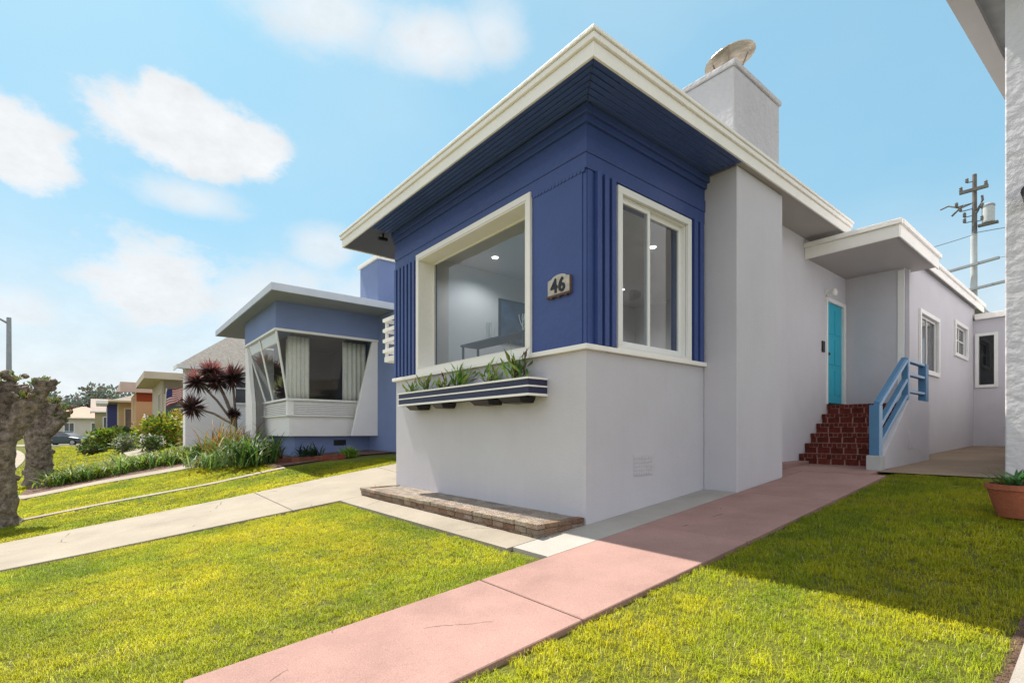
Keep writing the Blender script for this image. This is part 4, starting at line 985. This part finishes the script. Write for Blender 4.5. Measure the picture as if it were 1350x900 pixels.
wire((px_ + .1, py_ - .2, 10.2), (14, 33, 11.8), .5, 'rising wire from the pole just below its dark top towards the lavender house', .018)
wire((px_ + .8, py_ - .3, 8.9), (22, 31, 9.6), .6, 'wire running right from the upper crossarm')
wire((px_ - .85, py_ - .1, 8.86), (-16, 27, 7.6), .9, 'wire sagging left from the upper crossarm')

# ---- street lamp
sl2 = thing('street_lamp', 'grey street lamp pole above the pollarded trees', 'street lamp', (-35, -3.5, gz(-35, -3.5)))
MB().tube([(-35, -3.5, -.2), (-35, -3.5, 7.1)], [.13, .09], 12).build('pole', M['steel'], sl2)
MB().tube([(-35, -3.5, 6.8), (-35.02, -3.9, 7.05), (-35.05, -5.3, 7.35)], [.06, .05, .04], 8).build('arm', M['steel'], sl2)
MB().lathe([(0, -.06), (.16, -.04), (.2, .02), (.14, .1), (0, .13)], (-35.05, -5.5, 7.35), 14).build('lamp_head', M['steel'], sl2)

# ================================================================== TREES AND PLANTS
def pollard(loc, hgt, r0, limbs, label, seed, voxel=.025):
    rnd = random.Random(seed)
    t = thing('pollarded_tree', label, 'tree', loc, 'pollarded street trees')
    me = bpy.data.meshes.new('trunk'); bm = bmesh.new()
    mb = MB(); zs = [-.15, .05, .2, .5, .9, 1.3, 1.6]
    zs = [z / 1.6 * hgt * .62 for z in zs]
    rad = [1.6, 1.32, 1.12, 1.0, .95, .98, 1.05]
    mb.tube([(rnd.uniform(-.03, .03), rnd.uniform(-.03, .03), z) for z in zs], [r0 * k for k in rad], 16)
    knobs = []
    for (dx, dy, dz, rr) in limbs:
        a = Vector((0, 0, hgt * .52)); e = Vector((dx, dy, dz)); mid = a.lerp(e, .5) + Vector((0, 0, -.05))
        mb.tube([a, mid, e], [r0 * .78, rr * 1.1, rr * .85], 12)
        for k in range(11):
            knobs.append((e + Vector((rnd.uniform(-1, 1), rnd.uniform(-1, 1), rnd.uniform(-.7, 1))) * rr * 1.15, rr * rnd.uniform(.28, .5)))
    for k in range(10):
        a = rnd.uniform(0, 6.28); knobs.append((Vector((math.cos(a) * r0, math.sin(a) * r0, rnd.uniform(.2, hgt * .62))), r0 * rnd.uniform(.15, .3)))
    bmm = bmesh.new()
    for v in mb.v: bmm.verts.new(v)
    bmm.verts.ensure_lookup_table()
    for f in mb.f: bmm.faces.new([bmm.verts[i] for i in f])
    for c_, r_ in knobs: bmesh.ops.create_icosphere(bmm, subdivisions=2, radius=r_, matrix=Matrix.Translation(c_))
    bmesh.ops.recalc_face_normals(bmm, faces=bmm.faces)
    bmm.to_mesh(me); bmm.free(); me.materials.append(M['bark'])
    o = bpy.data.objects.new('trunk', me); COL.objects.link(o); o.parent = t
    m = o.modifiers.new('merge', 'REMESH'); m.mode = 'VOXEL'; m.voxel_size = voxel
    tx = bpy.data.textures.new('bark_lumps', 'CLOUDS'); tx.noise_scale = .2; tx.noise_depth = 4
    d = o.modifiers.new('lumps', 'DISPLACE'); d.texture = tx; d.strength = .08; d.mid_level = .5
    tx2 = bpy.data.textures.new('bark_ridges', 'CLOUDS'); tx2.noise_scale = .055; tx2.noise_depth = 3
    d2 = o.modifiers.new('ridges', 'DISPLACE'); d2.texture = tx2; d2.strength = .035; d2.mid_level = .5
    # short spring shoots on the knuckles
    for dx, dy, dz, rr in limbs:
        b = MB()
        for i in range(46):
            p = Vector(loc) + Vector((dx, dy, dz)) + Vector((rnd.uniform(-1, 1), rnd.uniform(-1, 1), rnd.uniform(.1, .9))) * rr
            b.cur = tuple(v * rnd.uniform(.6, 1.3) for v in rnd.choice([(.20, .22, .06), (.26, .27, .10), (.12, .15, .04)]))
            d_ = Vector((rnd.uniform(-1, 1), rnd.uniform(-1, 1), rnd.uniform(.3, 1.2)))
            for q in range(2): b.leaf(p + d_ * .05 * q, d_ + Vector((rnd.uniform(-.6, .6), rnd.uniform(-.6, .6), 0)), (rnd.uniform(-1, 1), rnd.uniform(-1, 1), .2), .10, .05)
        tag(b.build('shoots', M['leaf'], t), kind='stuff')
pollard((-13.25, -1.50, gz(-13.25, -1.5)), 2.72, .28, [(.05, .66, 2.60, .14), (-.1, .20, 2.66, .17), (.1, -.42, 2.62, .16), (-.5, .0, 2.5, .16), (.15, .38, 2.32, .13), (.2, -.1, 2.5, .16)], 'thick knobby pollarded trunk nearest the driveway', 3)
pollard((-22.4, -1.55, gz(-22.4, -1.55)), 2.85, .33, [(.1, .66, 2.38, .15), (-.1, .35, 2.6, .18), (.1, -.38, 2.5, .19), (-.4, .2, 2.5, .18), (.15, .55, 2.08, .17), (.1, -.05, 2.62, .16)], 'second knobby pollarded trunk standing beyond the nearer one', 5)

def leaf_ball(b, c, rx, ry, rz, n, size, cols, rnd, shell=.45):
    for i in range(n):
        d = Vector((rnd.gauss(0, 1), rnd.gauss(0, 1), rnd.gauss(0, 1))).normalized(); k = rnd.uniform(shell, 1.06) * (1 + .22 * mnoise.noise(d * 2.3 + Vector(c)))
        p = Vector(c) + Vector((d.x * rx, d.y * ry, d.z * rz)) * k
        b.cur = tuple(v * rnd.uniform(.65, 1.35) for v in rnd.choice(cols))
        dr = (d + Vector((rnd.uniform(-1, 1), rnd.uniform(-1, 1), rnd.uniform(-.6, 1)))).normalized()
        b.leaf(p, dr, (rnd.uniform(-1, 1), rnd.uniform(-1, 1), rnd.uniform(-1, 1)), size * rnd.uniform(.7, 1.4), size * .6)
def shrub(name, label, x, y, r, h, n, size, cols, seed, flowers=None, group='shrubs in the front gardens', cat='shrub'):
    rnd = random.Random(seed); z = gz(x, y)
    t = thing(name, label, cat, (x, y, z), group)
    b = MB()
    for k in range(5):
        a = k * 1.256 + rnd.uniform(-.3, .3); rr = r * rnd.uniform(.35, .55)
        leaf_ball(b, (x + math.cos(a) * rr, y + math.sin(a) * rr, z + h * rnd.uniform(.42, .6)), r * .6, r * .6, h * .45, n // 6, size, cols, rnd)
    leaf_ball(b, (x, y, z + h * .62), r * .62, r * .62, h * .40, n // 4, size, cols, rnd)
    b.build('foliage', M['leaf'], t)
    b = MB()
    for k in range(5):
        a = k * 1.25; b.tube([(x, y, z - .05), (x + math.cos(a) * r * .5, y + math.sin(a) * r * .5, z + h * .6)], .02, 5)
    b.build('stem', M['bark'], t)
    if flowers:
        b = MB()
        for i in range(flowers[1]):
            a = rnd.uniform(0, 6.28); e = rnd.uniform(-.2, 1.2); p = (x + math.cos(a) * math.cos(e) * r, y + math.sin(a) * math.cos(e) * r, z + h * .5 + math.sin(e) * h * .5)
            b.cur = tuple(v * rnd.uniform(.8, 1.1) for v in flowers[0]); leaf_ball(b, p, size * .8, size * .8, size * .8, 14, size * .6, [flowers[0]], rnd)
        b.build('blossoms', M['leaf'], t)
Y1 = [(.34, .38, .03), (.26, .32, .03), (.15, .22, .025), (.06, .11, .015)]
D1 = [(.05, .10, .02), (.08, .14, .03), (.035, .07, .015), (.12, .17, .05)]
G1 = [(.14, .19, .09), (.20, .24, .12), (.09, .13, .06)]
shrub('round_bush', 'large rounded yellow green bush below the flag', -29.8, 2.25, 1.02, 1.62, 2400, .16, Y1 + [(.34, .30, .02)], 11, ((.75, .72, .68), 5))
shrub('yellow_bush', 'small golden bush in front of the beige house window', -31.0, 2.95, .62, 1.65, 700, .16, [(.42, .34, .03), (.34, .30, .03)], 12)
shrub('green_bush', 'wide mid green bush in front of the navy house', -42.5, .40, 1.15, 1.32, 1300, .22, Y1[1:], 13)
shrub('dark_bush', 'dark clipped bush at the foot of the tan house', -44.5, 1.35, .75, 1.15, 800, .22, D1, 14)
shrub('grey_shrub', 'grey green flowering shrub beside the pale far path', -33.0, .95, .6, .8, 700, .13, G1, 15, ((.62, .56, .52), 8))
shrub('grey_shrub', 'sage green shrub beneath the peach house wall', -36.5, 1.2, .7, .85, 800, .15, G1, 16)
shrub('low_bush', 'low dark bush at the edge of the far lawn nearest the green car', -42, -.55, .6, .55, 600, .16, D1, 17)
shrub('low_bush', 'low brown tipped bush second along the far lawn edge', -38.5, -.3, .55, .5, 600, .16, D1 + [(.16, .10, .05)], 18)
shrub('white_flower_bush', 'bush with white flower heads in front of the round bush', -27.8, 1.75, .5, .75, 600, .12, D1, 19, ((.72, .70, .70), 14))

# strap-leaved border along the neighbour's path
def strap_clump(b, x, y, n, L, cols, rnd, spread=.12, w=.035, rise=(.7, 1.15)):
    z = gz(x, y)
    for i in range(n):
        b.cur = tuple(v * rnd.uniform(.65, 1.35) for v in rnd.choice(cols))
        a = rnd.uniform(0, 6.28)
        b.strap((x + rnd.gauss(0, spread), y + rnd.gauss(0, spread), z), a, L * rnd.uniform(.6, 1.15), w, rnd.uniform(*rise), rnd.uniform(.6, 1.25))
rnd = random.Random(21)
b = MB(); yv = -1.15
hedge = thing('border_hedge', 'long border of strap leaved green plants beside the pale path', 'hedge', (-19.9, 1, gz(-19.9, 1)))
while yv < 3.5:
    for xv in (-20.15, -20.9, -21.7):
        strap_clump(b, xv + rnd.uniform(-.2, .2), yv + rnd.uniform(-.12, .12), 42, .66, [(.17, .25, .03), (.11, .19, .03), (.24, .32, .05), (.06, .11, .02)], rnd, .17, .05)
    yv += .26
b.build('foliage', M['leaf'], hedge)
def clump(name, label, x, y, n, L, cols, seed, spread=.2, w=.035, rise=(.7, 1.15), group='clumps by the blue house', cat='plant'):
    rnd = random.Random(seed); b = MB(); strap_clump(b, 0 + x, y, n, L, cols, rnd, spread, w, rise)
    o = b.build(name, M['leaf'], loc=(x, y, gz(x, y))); tag(o, label, cat, group); return o
clump('agapanthus', 'big arching dark green strap leaf clump at the corner of the blue house', -15.35, 3.35, 300, 1.15, D1 + [(.13, .22, .05)], 31, .38, .05)
clump('agapanthus', 'paler arching strap leaf clump left of the big dark one', -16.5, 2.75, 240, .75, [(.16, .24, .06), (.22, .28, .09), (.09, .15, .03)], 32, .36, .04)
clump('agapanthus', 'broad grey green clump where the lawn meets the border', -17.4, 2.5, 200, .6, G1 + [(.12, .2, .04)], 36, .3, .04)
clump('flax_plant', 'rusty orange grassy flax clump under the burgundy plant', -18.75, 3.35, 300, 1.35, [(.28, .15, .03), (.36, .22, .05), (.20, .14, .03), (.16, .2, .04)], 33, .35, .035, (.9, 1.3))
clump('lemon_plant', 'yellow green leafy clump beside the rusty flax', -17.9, 3.55, 200, .95, [(.26, .30, .06), (.18, .24, .05)], 37, .3, .05, (.9, 1.2))
clump('dark_plant', 'small dark bluish plant against the blue foundation wall', -15.1, 4.75, 90, .55, [(.03, .06, .04), (.05, .09, .05)], 34, .14, .05)
clump('green_tuft', 'bright green round tuft on the lawn beside the blue foundation', -13.75, 5.35, 260, .42, [(.16, .30, .03), (.22, .36, .05)], 35, .10, .02)
# brick edging of that bed
b = MB(); p0, p1 = Vector((-14.75, 3.75, 0)), Vector((-13.6, 5.2, 0)); rnd = random.Random(4)
for i in range(9):
    p = p0.lerp(p1, (i + .5) / 9); z = gz(p.x, p.y); b.cur = tuple(c * rnd.uniform(.7, 1.2) for c in (.30, .10, .06))
    b.box(p.x - .1, p.x + .1, p.y - .05, p.y + .05, z - .03, z + .11, rot=Matrix.Rotation(R(52), 3, 'Z'))
o = b.build('brick_edging', M['brick'], loc=(-14.2, 4.5, gz(-14.2, 4.5))); tag(o, 'red brick edging of the bed by the blue house', 'edging')
# burgundy cordyline
cx_, cy_ = -20.4, 3.85; cz_ = gz(cx_, cy_)
cdl = thing('cordyline', 'burgundy spiky leaved cordyline with bare forked stems', 'plant', (cx_, cy_, cz_))
rnd = random.Random(8)
heads = [(-21.5, 2.75, 3.30, .66, 1), (-20.6, 3.70, 3.42, .72, 1), (-21.0, 3.1, 3.62, .6, 1), (-20.9, 3.3, 3.25, .6, 1), (-21.6, 2.6, 2.35, .62, 0), (-20.5, 3.75, 2.1, .3, 0)]
b = MB()
fork = Vector((cx_ - .05, cy_ - .05, cz_ + .9))
b.tube([(cx_ + .1, cy_, cz_ - .05), (cx_, cy_, cz_ + .4), fork], [.06, .05, .045], 8)
for hx, hy, hz_, r_, _ in heads: b.tube([fork, fork.lerp(Vector((hx, hy, hz_)), .5) + Vector((.05, 0, .1)), (hx, hy, hz_)], [.05, .042, .035], 7)
b.build('stem', mat('cordyline_stem', (.16, .12, .10), .9, .3, 8, .4, 40), cdl)
for hx, hy, hz_, r_, top in heads:
    b = MB()
    for i in range(210):
        d = Vector((rnd.gauss(0, 1), rnd.gauss(0, 1), rnd.gauss(.15, .8))).normalized()
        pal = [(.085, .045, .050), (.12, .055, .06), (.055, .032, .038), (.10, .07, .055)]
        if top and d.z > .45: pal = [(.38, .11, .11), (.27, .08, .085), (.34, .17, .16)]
        b.cur = tuple(v * rnd.uniform(.7, 1.3) for v in rnd.choice(pal))
        b.leaf((hx, hy, hz_), d, (rnd.uniform(-1, 1), rnd.uniform(-1, 1), 1), r_ * rnd.uniform(.7, 1.05), .062)
    b.build('leaf_rosette', M['leaf'], cdl)

# ---- far woods
b = MB(); rnd = random.Random(40)
for i in range(26):
    x = -150 + rnd.uniform(-12, 12); y = -16 + i * 1.25 + rnd.uniform(-1, 1); hh = 8.8 + 1.7 * math.sin(i * .6) + rnd.uniform(-.8, .8)
    if y > 6: hh *= .93
    for k in range(4): leaf_ball(b, (x + rnd.uniform(-3, 3), y + rnd.uniform(-2.4, 2.4), hh * (.45 + .16 * k)), 2.8, 2.8, 1.8, 170, .75, [(.135, .155, .125), (.165, .185, .15), (.10, .12, .10)], rnd, .3)
    b.cur = (.08, .07, .06); b.tube([(x, y, 0), (x, y, hh * .7)], [.4, .25], 6)
o = b.build('far_woods', M['leaf']); tag(o, 'hazy dark green woods beyond the end of the street', 'woods', kind='stuff')

# ---- cars
def car(label, loc, rz, paint, group='cars parked down the street'):
    t = thing('parked_car', label, 'car', loc, group); t.rotation_euler = (0, 0, rz)
    def loft(prof, m, name, smooth=True):
        b = MB(); vs = []; fs = []; n = len(prof[0][1])
        for x, sec in prof: vs += [(x, y, z) for y, z in sec]
        for i in range(len(prof) - 1):
            for k in range(n): fs.append((i * n + k, i * n + (k + 1) % n, (i + 1) * n + (k + 1) % n, (i + 1) * n + k))
        fs += [tuple(range(n)), tuple(range((len(prof) - 1) * n, len(prof) * n))[::-1]]
        b.add(vs, fs)
        me_off = parent_loc(t); b.v = [tuple(Vector(v) + me_off) for v in b.v]
        return b.build(name, m, t, smooth=False)
    def sec(w, z0, z1): return [(-w * .93, z0), (w * .93, z0), (w, z0 + (z1 - z0) * .45), (w * .97, z1 - .05), (w * .86, z1), (-w * .86, z1), (-w * .97, z1 - .05), (-w, z0 + (z1 - z0) * .45)]
    body = loft([(-2.2, sec(.72, .36, .74)), (-2.12, sec(.82, .26, .84)), (-1.3, sec(.88, .2, .93)), (0, sec(.90, .2, .95)), (1.0, sec(.89, .2, .93)), (1.85, sec(.84, .22, .80)), (2.15, sec(.74, .28, .68)), (2.22, sec(.62, .36, .58))], paint, 'body')
    def gh(w, z0, z1): return [(-w, z0), (w, z0), (w * .82, z1), (-w * .82, z1)]
    loft([(-1.95, gh(.78, .86, .90)), (-1.35, gh(.83, .9, 1.38)), (.35, gh(.84, .92, 1.40)), (1.25, gh(.78, .88, .93))], M['pane_far'], 'windows')
    def rf(w, z0, z1): return [(-w, z0), (w, z0), (w * .92, z1), (-w * .92, z1)]
    loft([(-1.5, rf(.66, 1.36, 1.40)), (-1.1, rf(.70, 1.40, 1.46)), (.1, rf(.70, 1.41, 1.47)), (.42, rf(.66, 1.36, 1.42))], paint, 'roof')
    off = parent_loc(t); ry90 = Matrix.Rotation(R(90), 3, 'X')
    for x in (-1.35, 1.35):
        for y in (-.80, .80):
            w = MB().lathe([(0, -.1), (.3, -.1), (.33, -.06), (.33, .06), (.3, .1), (0, .1)], Vector((x, y, .33)) + off, 20, ry90).build('wheel', M['tyre'], t)
            MB().lathe([(0, -.108), (.2, -.106), (.21, .106), (0, .108)], Vector((x, y, .33)) + off, 16, ry90).build('hubcap', M['steel'], w)
    for y in (-.58, .58):
        MB().box(2.08 + off.x, 2.19 + off.x, y - .17 + off.y, y + .17 + off.y, .56 + off.z, .66 + off.z).build('headlight', M['white'], t)
        MB().box(-2.21 + off.x, -2.13 + off.x, y - .17 + off.y, y + .17 + off.y, .64 + off.z, .76 + off.z).build('tail_light', mat('tail_red', (.3, .02, .02), .3, .05), t)
    return t
car('dark green hatchback parked beyond the far lawn', (-69.5, -2.9, .10), R(58), mat('green_paint', (.015, .04, .045), .25, .05, 2, spec=.6))
car('silver white car parked in the street seen between the trunks', (-70, -8.0, .05), R(10), mat('silver_paint', (.6, .62, .65), .3, .05, 2, spec=.6))
